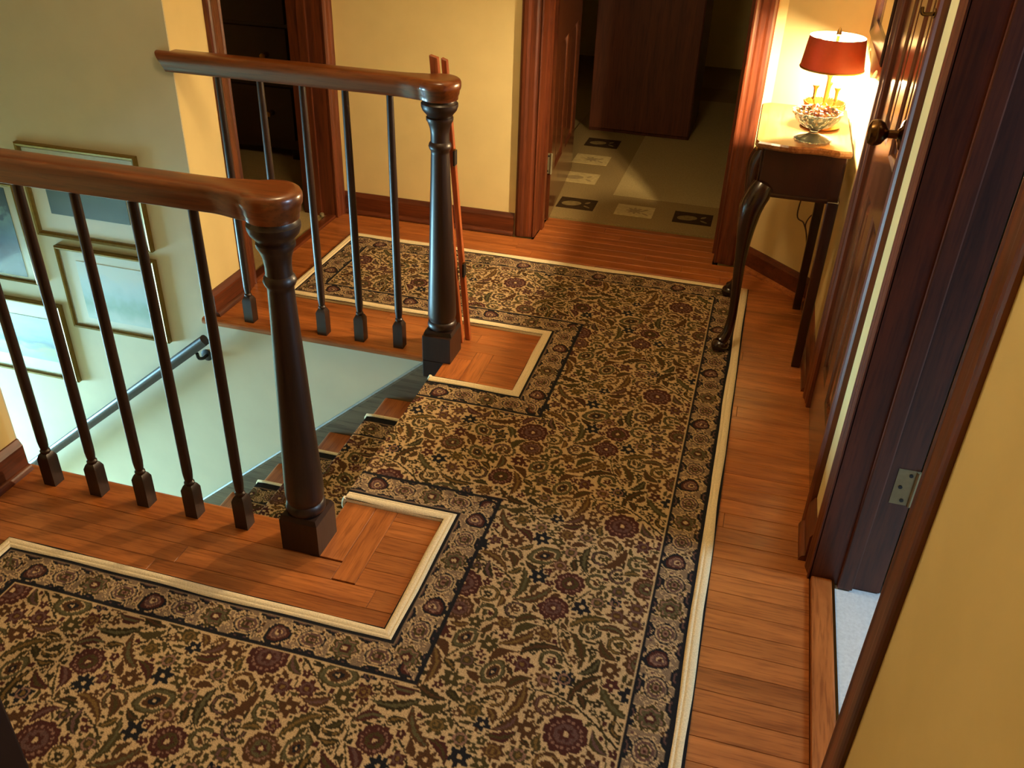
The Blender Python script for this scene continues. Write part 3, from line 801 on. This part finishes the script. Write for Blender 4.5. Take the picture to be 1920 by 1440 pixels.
# outline of the carpet in unrolled coordinates (stairs run out to -x)
CXR, CXI, CXL, CXF = .068, -.583, -1.528, -1.546
CY0, CY1, CY2, CY3, CY4, CY5 = .02, 1.223, 1.590, 2.217, 2.586, 3.183
XEND = -3.6
POLY = [(CXR, CY0), (CXR, CY5), (CXF, CY5), (CXF, CY4), (CXI, CY4), (CXI, CY3), (XEND, CY3), (XEND, CY2), (CXI, CY2), (CXI, CY1), (CXL, CY1), (CXL, CY0)]
BIND = .031
def carpet_colors(U, V):
    best = np.full(U.shape, 9.0, np.float32); bs = np.zeros(U.shape, np.float32); bp = np.zeros(U.shape, np.float32)
    for (ax, ay), (bx_, by_) in zip(POLY, POLY[1:]+POLY[:1]):
        if ax == bx_:
            p = np.abs(U-ax); lo, hi = min(ay, by_), max(ay, by_); s = V; o = np.maximum(np.maximum(lo-V, V-hi), 0)
        else:
            p = np.abs(V-ay); lo, hi = min(ax, bx_), max(ax, bx_); s = U; o = np.maximum(np.maximum(lo-U, U-hi), 0)
        d = np.maximum(p, o)
        up = (d < best-1e-6) | ((np.abs(d-best) < 1e-6) & (p > bp))
        best = np.where(up, d, best); bs = np.where(up, s, bs); bp = np.where(up, p, bp)
    nF = FT.shape[0]
    c = FT[(np.floor(U/FPXL).astype(int)) % nF, (np.floor(V/FPXL).astype(int)) % nF].copy()
    bd = best-BIND; mk = bd < BW
    bi = np.clip((bd/BPX).astype(int), 0, BT.shape[1]-1); si = np.floor(bs/BPX).astype(int) % BT.shape[0]
    c[mk] = BT[si[mk], bi[mk]]
    ln = (bd >= BW) & (bd < BW+.003); c[ln] = CR
    return c
def carpet_mat():
    mt, nt, N, L, P = new_mat('oriental_carpet')
    at = N.new('ShaderNodeAttribute'); at.attribute_name = 'pile'
    tc = N.new('ShaderNodeTexCoord'); nz = N.new('ShaderNodeTexNoise'); nz.inputs['Scale'].default_value = 420; nz.inputs['Detail'].default_value = 2
    L.new(tc.outputs['Object'], nz.inputs['Vector'])
    cr = N.new('ShaderNodeValToRGB'); cr.color_ramp.elements[0].color = (.62, .62, .62, 1); cr.color_ramp.elements[1].color = (1.12, 1.12, 1.12, 1)
    cr.color_ramp.elements[0].position = .3; cr.color_ramp.elements[1].position = .7
    mx = N.new('ShaderNodeMixRGB'); mx.blend_type = 'MULTIPLY'; mx.inputs[0].default_value = 1
    L.new(nz.outputs['Fac'], cr.inputs[0]); L.new(at.outputs['Color'], mx.inputs[1]); L.new(cr.outputs[0], mx.inputs[2]); L.new(mx.outputs[0], P.inputs['Base Color'])
    b = N.new('ShaderNodeBump'); b.inputs['Strength'].default_value = .5; b.inputs['Distance'].default_value = .002
    L.new(nz.outputs['Fac'], b.inputs['Height']); L.new(b.outputs[0], P.inputs['Normal'])
    P.inputs['Roughness'].default_value = .95; P.inputs['Specular IOR Level'].default_value = .08
    return mt
M['carpet'] = carpet_mat()
def grid_mesh(name, us, vs_, pos, parent, keep=None):
    """us x vs grid; pos(U,V)->xyz arrays; keep(Uc,Vc)->mask of cells"""
    U, V = np.meshgrid(us, vs_, indexing='ij'); nu, nv = U.shape
    P3 = np.stack(pos(U, V), -1).reshape(-1, 3).astype(np.float32)
    idx = np.arange(nu*nv).reshape(nu, nv)
    q = np.stack([idx[:-1, :-1], idx[:-1, 1:], idx[1:, 1:], idx[1:, :-1]], -1).reshape(-1, 4)
    if keep is not None:
        Uc = (U[:-1, :-1]+U[1:, 1:])/2; Vc = (V[:-1, :-1]+V[1:, 1:])/2
        q = q[keep(Uc, Vc).reshape(-1)]
    used = np.zeros(nu*nv, bool); used[q.reshape(-1)] = True
    re = np.cumsum(used)-1; q = re[q]; P3 = P3[used]
    colr = carpet_colors(U.reshape(-1)[used], V.reshape(-1)[used])
    # upward facing winding
    a, b_, c_ = P3[q[0, 0]], P3[q[0, 1]], P3[q[0, 2]]
    me = bpy.data.meshes.new(name)
    me.vertices.add(len(P3)); me.vertices.foreach_set('co', P3.reshape(-1))
    if np.cross(b_-a, c_-a)[2] < 0: q = q[:, ::-1]
    me.loops.add(q.size); me.loops.foreach_set('vertex_index', np.ascontiguousarray(q).reshape(-1).astype(np.int32))
    me.polygons.add(len(q)); me.polygons.foreach_set('loop_start', np.arange(0, q.size, 4, dtype=np.int32))
    at = me.color_attributes.new('pile', 'FLOAT_COLOR', 'POINT')
    at.data.foreach_set('color', np.concatenate([colr, np.ones((len(colr), 1), np.float32)], 1).reshape(-1).astype(np.float32))
    me.update(calc_edges=True); me.materials.append(M['carpet'])
    me.polygons.foreach_set('use_smooth', [True]*len(q))
    o = bpy.data.objects.new(name, me); COL.objects.link(o); adopt(o, parent)
    return o
cp = thing('hall_carpet', (-.25, 1.9, 0), 'cream floral oriental carpet with dark border covering hall and stairs', 'carpet')
Q = .0031; TH = .010
def inside(u, v):
    m1 = (u < CXR) & (u > CXI) & (v > CY0) & (v < CY5)
    m2 = (u <= CXI) & (u > LAND-.006) & (v > CY2) & (v < CY3)
    m3 = (u <= CXI) & (u > CXL) & (v > CY0) & (v < CY1)
    m4 = (u <= CXI) & (u > CXF) & (v > CY4) & (v < CY5)
    return (m1 | m2 | m3 | m4)
def lump(U, V): return TH+.0012*np.sin(U*9.1+1)*np.sin(V*7.3)+.0008*np.sin(U*23+V*17)
# dense where the camera is near, down to the photographer's feet
grid_mesh('carpet_pile', np.arange(CXF, CXR+Q, Q), np.arange(.50, CY5+Q, Q), lambda U, V: (U, V, lump(U, V)), cp, inside)
grid_mesh('carpet_pile', np.arange(CXL, CXR+.008, .008), np.append(np.arange(CY0, .50, .008), .50), lambda U, V: (U, V, lump(U, V)), cp, None)
# runner on the steps: path of the pile over nosings, risers and treads
path = [(LAND-.004, 0.0101)]
for k in range(0, 8):
    xn, z = LAND-RUN*k, -RISE*k
    if k > 0: path += [(xn+RUN+.012, z+.012), (xn+RUN+.004, z+.009), (xn+.02, z+.009)]
    path += [(xn-.006, z+.006), (xn-.010, z-.004), (xn-.011, z-.016), (xn-.006, z-.028), (xn+.008, z-.036), (xn+.012, z-.06)]
    if k < 7: path += [(xn+.012, z-RISE+.02)]
pa = np.array(path); seg = np.hypot(*np.diff(pa, axis=0).T); sl_ = np.concatenate([[0], np.cumsum(seg)])
smax = sl_[-1]
ss = np.arange(0, smax, .0034)
PXs = np.interp(ss, sl_, pa[:, 0]); PZs = np.interp(ss, sl_, pa[:, 1])
RY0, RY1 = CY2+.012, CY3-.012
def runner_pos(U, V):
    s = (LAND-.004)-U
    return np.interp(s, sl_, pa[:, 0]), V, np.interp(s, sl_, pa[:, 1])
grid_mesh('stair_runner', (LAND-.004)-ss, np.arange(CY2+.004, CY3-.003, .0034), runner_pos, cp, None)
# bound edges: a double roll along the outline
def bind_prof(n=16, wd_=.0318):
    pts = []
    for k in range(n+1):
        t = 2*k/n-1; u = wd_*(.5+.5*t)
        pts.append((u, .0035+.0105*(1-abs(t)**3.2)**.6-.0022*math.exp(-((t-.22)/.13)**2)))
    return [(0.0, 0.0005)]+pts+[(wd_, 0.0005)]
BP = bind_prof()
def binding(p, q, n, ext0=0.0, ext1=0.0):
    p, q, n = Vector((*p, 0)), Vector((*q, 0)), Vector((*n, 0)); d = (q-p).normalized()
    bm = BM()
    # mitred ends: ext adds length at inner (negative) or outer side per width
    a = [bm.verts.new(p+n*u-d*(ext0*u)+Vector((0, 0, z))) for u, z in BP]
    steps = max(2, int((q-p).length/.12)); rings = [a]
    for k in range(1, steps):
        wob = .0012*math.sin(k*1.7+p.x*5)
        rings.append([bm.verts.new(p+(q-p)*(k/steps)+n*(u+wob)+Vector((0, 0, z))) for u, z in BP])
    rings.append([bm.verts.new(q+n*u+d*(ext1*u)+Vector((0, 0, z))) for u, z in BP])
    m_ = len(BP)
    for A, B in zip(rings[:-1], rings[1:]):
        for i in range(m_): bm.faces.new((A[i], A[(i+1) % m_], B[(i+1) % m_], B[i]))
    bm.faces.new(rings[0][::-1]); bm.faces.new(rings[-1])
    return mesh_obj('binding', bm, M['binding'], cp, smooth=40)
# ext: -1 convex corner (shorter inside), +1 reflex corner
binding((CXR, CY0), (CXR, CY5), (-1, 0), -1, -1)
binding((CXR, CY5), (CXF, CY5), (0, -1), -1, -1)
binding((CXF, CY5), (CXF, CY4), (1, 0), -1, -1)
binding((CXF, CY4), (CXI, CY4), (0, 1), -1, +1)
binding((CXI, CY4), (CXI, CY3), (1, 0), +1, +1)
binding((CXI, CY3), (LAND-.004, CY3), (0, -1), +1, 0)
binding((LAND-.004, CY2), (CXI, CY2), (0, 1), 0, +1)
binding((CXI, CY2), (CXI, CY1), (1, 0), +1, +1)
binding((CXI, CY1), (CXL, CY1), (0, -1), +1, -1)
binding((CXL, CY1), (CXL, CY0), (1, 0), -1, -1)
for yy in (CY3-.004, CY2+.004):
    tube_pts = [(x, yy, z+.001) for x, z in path]
    bm = BM(); tube(bm, tube_pts, .0058, 8); mesh_obj('runner_binding', bm, M['binding'], cp, smooth=60)

# ------------------------------------------------------------------ console table
tb = thing('console_table', (.13, 2.9, 0), 'small dark mahogany console table with curved cabriole front legs in the corner', 'table')
ZT = .71
def top_outline():
    x0, x1, y0, y1 = .0, .270, 2.652, 3.132
    pts = [(x1, y0+.004), (x1, y1-.004)]
    pts += [(x0+.022, y1), (x0, y1-.022)]
    pts += [(x0, y0+.026), (x0+.008, y0+.010)]
    for k in range(1, 10):
        t = k/10; x = x0+.02+t*(x1-x0-.03); pts.append((x, y0+.006*math.cos(t*2*math.pi*1.5)))
    return pts
to = top_outline()
bm = BM(); n = len(to); cxy = Vector((.135, 2.892))
rings = []
for ins, z in ((.012, ZT-.022), (.004, ZT-.020), (0, ZT-.014), (0, ZT-.005), (.003, ZT)):
    ring = []
    for x, y_ in to:
        v = (cxy-Vector((x, y_))); v = Vector((math.copysign(min(abs(v.x), ins), v.x), math.copysign(min(abs(v.y), ins), v.y)))
        ring.append(bm.verts.new((x+v.x, y_+v.y, z)))
    rings.append(ring)
for A, B in zip(rings[:-1], rings[1:]):
    for i in range(n): bm.faces.new((A[i], A[(i+1) % n], B[(i+1) % n], B[i]))
bm.faces.new(rings[0][::-1]); bm.faces.new(rings[-1])
mesh_obj('table_top', bm, M['mahogtop'], tb)
bm = BM(); box(bm, .030, .262, 2.676, 3.108, .545, ZT-.022, bev=.003)
apr = mesh_obj('apron', bm, M['mahog'], tb)
bm = BM(); box(bm, .024, .266, 2.670, 3.114, .548, .560, bev=.004); mesh_obj('bead_moulding', bm, M['mahog'], apr)
boxo('drawer', (.024, .032, 2.72, 3.06, .575, .672), M['mahog'], tb, bev=.002)
bm = BM(); lathe(bm, [(.005, 0), (.005, .008), (.010, .014), (.008, .02), (.002, .022)], (0, 0, 0), 'X', 16); bmesh.ops.scale(bm, vec=(-1, 1, 1), verts=bm.verts)
for v in bm.verts: v.co += Vector((.024, 2.89, .625))
mesh_obj('drawer_knob', bm, M['brass'], tb, smooth=True)
def cabriole(y0, sy):
    """front leg; sy = outward y direction of knee and foot"""
    P = [(.045, y0+.0*sy, .56), (.034, y0+.010*sy, .535), (.022, y0+.014*sy, .50), (.017, y0+.012*sy, .45), (.016, y0+.006*sy, .38), (.017, y0-.000*sy, .30), (.021, y0-.004*sy, .20), (.022, y0-.002*sy, .12), (.017, y0+.004*sy, .065), (.008, y0+.010*sy, .040), (.001, y0+.014*sy, .030)]
    Rr = [.034, .037, .036, .031, .0225, .0175, .0145, .0135, .0155, .019, .021]
    pts = catmull(P, 4); rad = [float(q) for q in np.interp(np.linspace(0, len(P)-1, len(pts)), range(len(P)), Rr)]
    bm = BM(); tube(bm, pts, rad, 14)
    lathe(bm, [(.012, .0), (.026, .004), (.029, .014), (.025, .026), (.014, .036)], (.0, y0+.014*sy, .0), n=20)
    for zz in (.0,): pass
    o = mesh_obj('leg', bm, M['mahog'], tb, smooth=50); return o
L1 = cabriole(2.692, -1); L2 = cabriole(3.092, 1)
for o in (L1, L2): o.location.z += .0135
def rleg(x, y_):
    bm = BM()
    lay = [(.0135, 0), (.0165, .56)]
    rings = [[bm.verts.new((x+sx*r, y_+sy*r, z)) for sx, sy in ((-1, -1), (1, -1), (1, 1), (-1, 1))] for r, z in lay]
    for i in range(4): bm.faces.new((rings[0][i], rings[0][(i+1) % 4], rings[1][(i+1) % 4], rings[1][i]))
    bm.faces.new(rings[0][::-1]); bm.faces.new(rings[1])
    bmesh.ops.bevel(bm, geom=bm.edges[:], offset=.002, segments=1, affect='EDGES')
    mesh_obj('leg', bm, M['mahog'], tb)
rleg(.247, 2.668); rleg(.245, 3.098)

# ------------------------------------------------------------------ table lamp
LX, LY = .18, 2.9
lp = thing('table_lamp', (LX, LY, ZT), 'candlestick lamp with red tapered shade glowing on the dark console table', 'lamp')
def lpart(name, prof, mat, c=(LX, LY, ZT), n=32, caps=True, mod=None, parent=None):
    bm = BM(); lathe(bm, prof, c, n=n, caps=caps, mod=mod); return mesh_obj(name, bm, mat, parent or lp, smooth=40)
lpart('base_dish', [(.030, 0), (.058, .001), (.060, .005), (.056, .008), (.030, .010), (.020, .016), (.014, .030), (.012, .042)], M['brass'])
gal = lpart('gallery_dish', [(.010, .042), (.045, .046), (.057, .052), (.060, .070), (.0575, .070), (.054, .055), (.040, .051), (.008, .048)], M['brass'])
bm = BM()
for k in range(48):
    a = 2*math.pi*k/48
    lathe(bm, [(.0006, -.003), (.0026, -.0015), (.003, 0), (.0026, .0015), (.0006, .003)], (LX+.059*math.cos(a), LY+.059*math.sin(a), ZT+.0715), n=6)
ob = mesh_obj('beaded_rim', bm, M['brass'], gal)
ob.parent = gal; ob.matrix_parent_inverse = Matrix.Identity(4)
lpart('stem', [(.007, .046), (.009, .06), (.006, .075), (.0055, .14), (.009, .15), (.006, .158), (.0045, .20), (.0045, .262), (.008, .266), (.004, .28), (.001, .285)], M['brass'], n=16)
for a in (math.radians(200), math.radians(320), math.radians(80)):
    ax, ay = LX+.036*math.cos(a), LY+.036*math.sin(a)
    arm = mesh_obj('candle_arm', tube(BM(), catmull([(LX, LY, ZT+.075), (LX+.015*math.cos(a), LY+.015*math.sin(a), ZT+.062), (LX+.030*math.cos(a), LY+.030*math.sin(a), ZT+.066), (ax, ay, ZT+.082)], 6), .0028, 8), M['brass'], lp, smooth=True)
    bm = BM(); lathe(bm, [(.003, .078), (.0065, .082), (.004, .088), (.0048, .105), (.0055, .112), (.0095, .119), (.0098, .122), (.006, .121)], (ax, ay, ZT), n=18)
    o = mesh_obj('candle_cup', bm, M['brass'], lp, smooth=40)
M['shade'] = mat_plain('red_shade', srgb(146, 62, 30), .45, noise=.25, nscale=18, coat=.1)
_nt = M['shade'].node_tree; _tr = _nt.nodes.new('ShaderNodeBsdfTranslucent'); _tr.inputs[0].default_value = srgb(200, 50, 14); _mx = _nt.nodes.new('ShaderNodeMixShader'); _mx.inputs[0].default_value = .03
_nt.links.new(_nt.nodes['Principled BSDF'].outputs[0], _mx.inputs[1]); _nt.links.new(_tr.outputs[0], _mx.inputs[2]); _nt.links.new(_mx.outputs[0], _nt.nodes['Material Output'].inputs['Surface'])
M['lining'] = mat_plain('shade_lining', srgb(245, 235, 205), .6)
_nt = M['lining'].node_tree; _tr = _nt.nodes.new('ShaderNodeBsdfTranslucent'); _tr.inputs[0].default_value = srgb(240, 200, 150); _mx = _nt.nodes.new('ShaderNodeMixShader'); _mx.inputs[0].default_value = .25
_nt.links.new(_nt.nodes['Principled BSDF'].outputs[0], _mx.inputs[1]); _nt.links.new(_tr.outputs[0], _mx.inputs[2]); _nt.links.new(_mx.outputs[0], _nt.nodes['Material Output'].inputs['Surface'])
lpart('shade', [(.0925, .170), (.0920, .170), (.0802, .260), (.0808, .260)], M['shade'], n=48, caps=False)
lpart('shade_lining', [(.0912, .1705), (.0792, .2595)], M['lining'], n=48, caps=False)
lpart('shade_trim', [(.0918, .169), (.0935, .170), (.0935, .1735), (.0918, .1745)], M['brass'], n=48, caps=False)
bm = BM(); tube(bm, [(LX-.079, LY, ZT+.25), (LX+.079, LY, ZT+.25)], .0012, 6); tube(bm, [(LX, LY-.079, ZT+.25), (LX, LY+.079, ZT+.25)], .0012, 6); mesh_obj('shade_ring', bm, M['brass'], lp)
mt, nt, N, L, P = new_mat('lit_bulb'); P.inputs['Emission Color'].default_value = (1, .72, .36, 1); P.inputs['Emission Strength'].default_value = 40; M['bulb'] = mt
for dx in (-.024, .024):
    lpart('bulb', [(.005, .188), (.007, .192), (.011, .202), (.010, .214), (.004, .228), (.001, .232)], M['bulb'], (LX+dx, LY, ZT), 16)
    lpart('bulb_socket', [(.006, .172), (.0065, .188)], M['cream'], (LX+dx, LY, ZT), 12)
    bm = BM(); tube(bm, [(LX, LY, ZT+.172), (LX+dx, LY, ZT+.180)], .003, 6); mesh_obj('socket_arm', bm, M['brass'], lp)
bm = BM(); tube(bm, catmull([(.262, 3.150, ZT+.006), (.256, 3.160, ZT-.03), (.215, 3.19, .55), (.188, 3.225, .32), (.214, 3.200, .288), (.230, 3.188, .255), (.240, 3.178, .205), (.244, 3.174, .16)], 8), .0026, 8)
tube(bm, catmull([(.228, 3.190, .262), (.222, 3.196, .285), (.230, 3.190, .315), (.243, 3.178, .333), (.246, 3.176, .31)], 6), .0024, 8)
tag(mesh_obj('lamp_cord', bm, M['cord'], None, smooth=True), 'thin brown lamp cord hanging behind the console table', 'cord')
light('table_lamp_light', 'POINT', (LX, LY, ZT+.170), 190.0, (1.0, .75, .45), .022)

# ------------------------------------------------------------------ cut glass bowl with potpourri
BX, BY = .158, 2.742
mt, nt, N, L, P = new_mat('cut_glass'); P.inputs['Base Color'].default_value = srgb(226, 234, 214); P.inputs['Roughness'].default_value = .06; P.inputs['Transmission Weight'].default_value = .82; P.inputs['IOR'].default_value = 1.5
M['cutglass'] = mt
bw = thing('glass_bowl', (BX, BY, ZT), 'footed cut-glass bowl filled with dried petals, in front of the lamp', 'bowl')
dia = lambda a, h: 1+.055*math.cos(12*a+(math.pi if int(h*120) % 2 else 0))
bm = BM(); lathe(bm, [(.020, .034), (.036, .040), (.050, .050), (.060, .062), (.067, .074), (.070, .082), (.066, .082), (.056, .066), (.044, .054), (.030, .045), (.010, .042)], (BX, BY, ZT), n=48, mod=dia)
mesh_obj('bowl', bm, M['cutglass'], bw)
bm = BM(); lathe(bm, [(.050, 0), (.052, .004), (.044, .008), (.022, .013), (.012, .020), (.011, .027), (.018, .034)], (BX, BY, ZT), n=48, mod=lambda a, h: 1+.05*math.cos(16*a)*(1 if h < .01 else .3))
mesh_obj('foot', bm, M['cutglass'], bw)
pot = [srgb(120, 60, 36), srgb(168, 128, 80), srgb(86, 80, 44), srgb(200, 168, 120), srgb(96, 44, 34)]
mt, nt, N, L, P = new_mat('dried_petals')
tc = N.new('ShaderNodeTexCoord'); vo = N.new('ShaderNodeTexVoronoi'); vo.inputs['Scale'].default_value = 85; L.new(tc.outputs['Object'], vo.inputs['Vector'])
sx = N.new('ShaderNodeSeparateColor'); L.new(vo.outputs['Color'], sx.inputs[0]); cr = N.new('ShaderNodeValToRGB'); cr.color_ramp.interpolation = 'CONSTANT'
for i, c in enumerate(pot):
    e = cr.color_ramp.elements[i] if i < 2 else cr.color_ramp.elements.new(i/5)
    e.position = i/5; e.color = c
L.new(sx.outputs[0], cr.inputs[0]); L.new(cr.outputs[0], P.inputs['Base Color']); P.inputs['Roughness'].default_value = .8
bm = BM()
for k in range(150):
    a = random.uniform(0, 6.28); r = .056*math.sqrt(random.random()); z = ZT+.056+random.uniform(0, .036)*(1-.45*(r/.056)) + .014*(r/.056)
    if z < ZT+.075: r *= .72
    c = Vector((BX+r*math.cos(a), BY+r*math.sin(a), z)); s = random.uniform(.006, .012)
    ax = Vector((random.uniform(-1, 1), random.uniform(-1, 1), random.uniform(-.6, .6))).normalized(); bx_ = ax.orthogonal().normalized(); nn = ax.cross(bx_)
    v = [bm.verts.new(c+ax*s), bm.verts.new(c+bx_*s*.6+nn*.003), bm.verts.new(c-ax*s), bm.verts.new(c-bx_*s*.6+nn*.003), bm.verts.new(c-nn*.004)]
    for i in range(4): bm.faces.new((v[i], v[(i+1) % 4], v[4]))
    bm.faces.new(v[:4][::-1])
pp = mesh_obj('potpourri', bm, mt, None); pp['kind'] = 'stuff'; tag(pp, 'brown and cream dried petals heaped in the cut-glass bowl', 'potpourri')

# ------------------------------------------------------------------ mirror over the table
mr = thing('wall_mirror', (XR, 2.78, .88), 'dark framed mirror hanging on the wall above the console table', 'mirror')
y0, y1, z0, z1 = 2.545, 3.015, .965, 1.60
bm = BM(); fw = .045
lay = [(0, 0), (0, .016), (.006, .020), (fw*.6, .014), (fw, .010), (fw, .003)]
rings = [[bm.verts.new((XR-.001-d, yy, zz)) for yy, zz in ((y0+i, z0+i), (y1-i, z0+i), (y1-i, z1-i), (y0+i, z1-i))] for i, d in lay]
for A, B in zip(rings[:-1], rings[1:]):
    for i in range(4): bm.faces.new((A[i], A[(i+1) % 4], B[(i+1) % 4], B[i]))
mesh_obj('frame', bm, M['mahog'], mr)
def crest(zs, sg):
    pts = [(y0+.01, 0)]
    for k in range(0, 25):
        t = k/24; yy = y0+.01+(y1-y0-.02)*t
        hgt = .022+.055*math.exp(-((t-.5)/.20)**2)+.020*math.exp(-((t-.06)/.05)**2)+.020*math.exp(-((t-.94)/.05)**2)
        pts.append((yy, sg*hgt))
    pts.append((y1-.01, 0))
    return extrude_profile(BM(), pts, lambda u, d, s: (XR-.001-s, u, zs+d), 0, .012)
mesh_obj('scrolled_apron', crest(z0, -1), M['mahog'], mr)
mesh_obj('scrolled_crest', crest(z1, 1), M['mahog'], mr)
M['mirror'] = mat_plain('mirror_glass', (.9, .9, .88, 1), .02, metal=1)
boxo('mirror_glass', (XR-.0065, XR-.003, y0+fw*.9, y1-fw*.9, z0+fw*.9, z1-fw*.9), M['mirror'], mr)

# ------------------------------------------------------------------ bedroom things
rg = thing('area_rug', (0, 4.6, 0), 'beige rug bordered with dark and pale squares beyond the far doorway', 'rug')
boxo('rug_field', (-1.0, 1.5, 3.664, 6.3, -.004, .006), mat_plain('rug_tan', srgb(150, 126, 78), .98, spec=.05, noise=.25, nscale=160, bump=.5), rg, bev=.002)
boxo('rug_centre', (-.60, 1.12, 4.02, 5.94, .006, .0075), mat_plain('rug_pale', srgb(178, 156, 102), .98, spec=.05, noise=.25, nscale=160, bump=.5), rg)
md = mat_plain('rug_dark', srgb(66, 48, 26), .98, spec=.05, noise=.35, nscale=60)
mp_ = mat_plain('rug_cream', srgb(196, 172, 112), .98, spec=.05, noise=.25, nscale=60)
mmo = mat_plain('rug_motif', srgb(134, 112, 66), .98, spec=.05, noise=.35, nscale=60)
def ell(bm, cx, cy, a, b, z, rot=0):
    vv = [bm.verts.new((cx+a*math.cos(t)*math.cos(rot)-b*math.sin(t)*math.sin(rot), cy+a*math.cos(t)*math.sin(rot)+b*math.sin(t)*math.cos(rot), z)) for t in [2*math.pi*k/20 for k in range(20)]]
    lo = [bm.verts.new((v.co.x, v.co.y, z-.001)) for v in vv]
    bm.faces.new(vv)
    for k in range(20): bm.faces.new((lo[k], lo[(k+1) % 20], vv[(k+1) % 20], vv[k]))
sq = [(-.735, 3.845), (-.47, 3.845), (-.21, 3.845), (.05, 3.845)] + [(-.80, 4.20), (-.80, 4.50), (-.80, 4.80), (-.80, 5.1)]
for i, (cx, cy) in enumerate(sq):
    dk = i in (0, 2, 6)
    w_, h_ = (.085, .068) if i < 4 else (.09, .075)
    s = boxo('rug_square', (cx-w_, cx+w_, cy-h_, cy+h_, .006, .0076), md if dk else mp_, rg)
    bm = BM()
    if i % 2 == 0: ell(bm, cx-.025, cy-.005, .045, .028, .0086, .3)
    else:
        for r_ in (0, .8, 1.6, 2.4): ell(bm, cx, cy, .04, .008, .0084+.0001*r_, r_)
    ell(bm, cx+.045, cy+.02, .016, .007, .0086, .9); ell(bm, cx+.05, cy-.03, .018, .006, .0086, -.6)
    mesh_obj('motif', bm, mmo if dk else M['beige'], s)
wd = thing('wardrobe', (-.64, 5.3, 0), 'tall dark brown wardrobe standing inside the far bedroom', 'wardrobe')
boxo('body', (-.925, -.36, 5.02, 5.55, .0085, 2.05), M['wardrobe'], wd, bev=.004)
boxo('door', (-.92, -.365, 5.002, 5.019, .03, 2.02), M['wardrobe'], wd, bev=.003)
for xx in (-.41,):
    bm = BM(); lathe(bm, [(.004, 0), (.004, .01), (.011, .016), (.009, .024), (.002, .026)], (0, 0, 0), 'Y', 14); bmesh.ops.scale(bm, vec=(1, -1, 1), verts=bm.verts)
    for v in bm.verts: v.co += Vector((xx, 5.002, 1.05))
    mesh_obj('knob', bm, M['brass'], wd, smooth=True)
# left room: a chest in the dark
ch_ = thing('dresser', (-2.45, 4.1, .004), 'dark wooden dresser in the unlit room past the banister', 'dresser')
boxo('body', (-2.72, -2.16, 3.96, 4.42, .05, 1.2), M['mahog'], ch_, bev=.004)
boxo('top', (-2.74, -2.14, 3.94, 4.44, 1.2, 1.225), M['mahog'], ch_, bev=.005)
for k in range(4):
    z0_ = .10+k*.272
    dr = boxo('drawer', (-2.69, -2.19, 3.945, 3.961, z0_, z0_+.255), M['mahog'], ch_, bev=.003)
    for xx in (-2.57, -2.31):
        bm = BM(); lathe(bm, [(.005, 0), (.005, .012), (.014, .018), (.012, .026), (.002, .028)], (0, 0, 0), 'Y', 14); bmesh.ops.scale(bm, vec=(1, -1, 1), verts=bm.verts)
        for v in bm.verts: v.co += Vector((xx, 3.945, z0_+.128))
        o = mesh_obj('knob', bm, M['brass'], None, smooth=True); o.parent = dr
for sx_ in (-2.69, -2.19):
    for sy_ in (3.99, 4.39): boxo('foot', (sx_-.03, sx_+.03, sy_-.03, sy_+.03, .004, .05), M['mahog'], ch_)
# dark cabinet at the near left, standing on the carpet
cb = thing('cabinet', (-1.1, .4, .012), 'near-black cabinet whose corner cuts into the carpet before the banister', 'cabinet')
boxo('body', (-1.30, -.905, .16, .628, .05, 1.06), M['cab'], cb, bev=.004)
boxo('top', (-1.32, -.890, .15, .640, 1.06, 1.085), M['cab'], cb, bev=.004)
boxo('plinth', (-1.28, -.93, .18, .60, .013, .05), M['cab'], cb)
boxo('door', (-1.28, -.925, .628, .640, .08, 1.03), M['cab'], cb, bev=.003)
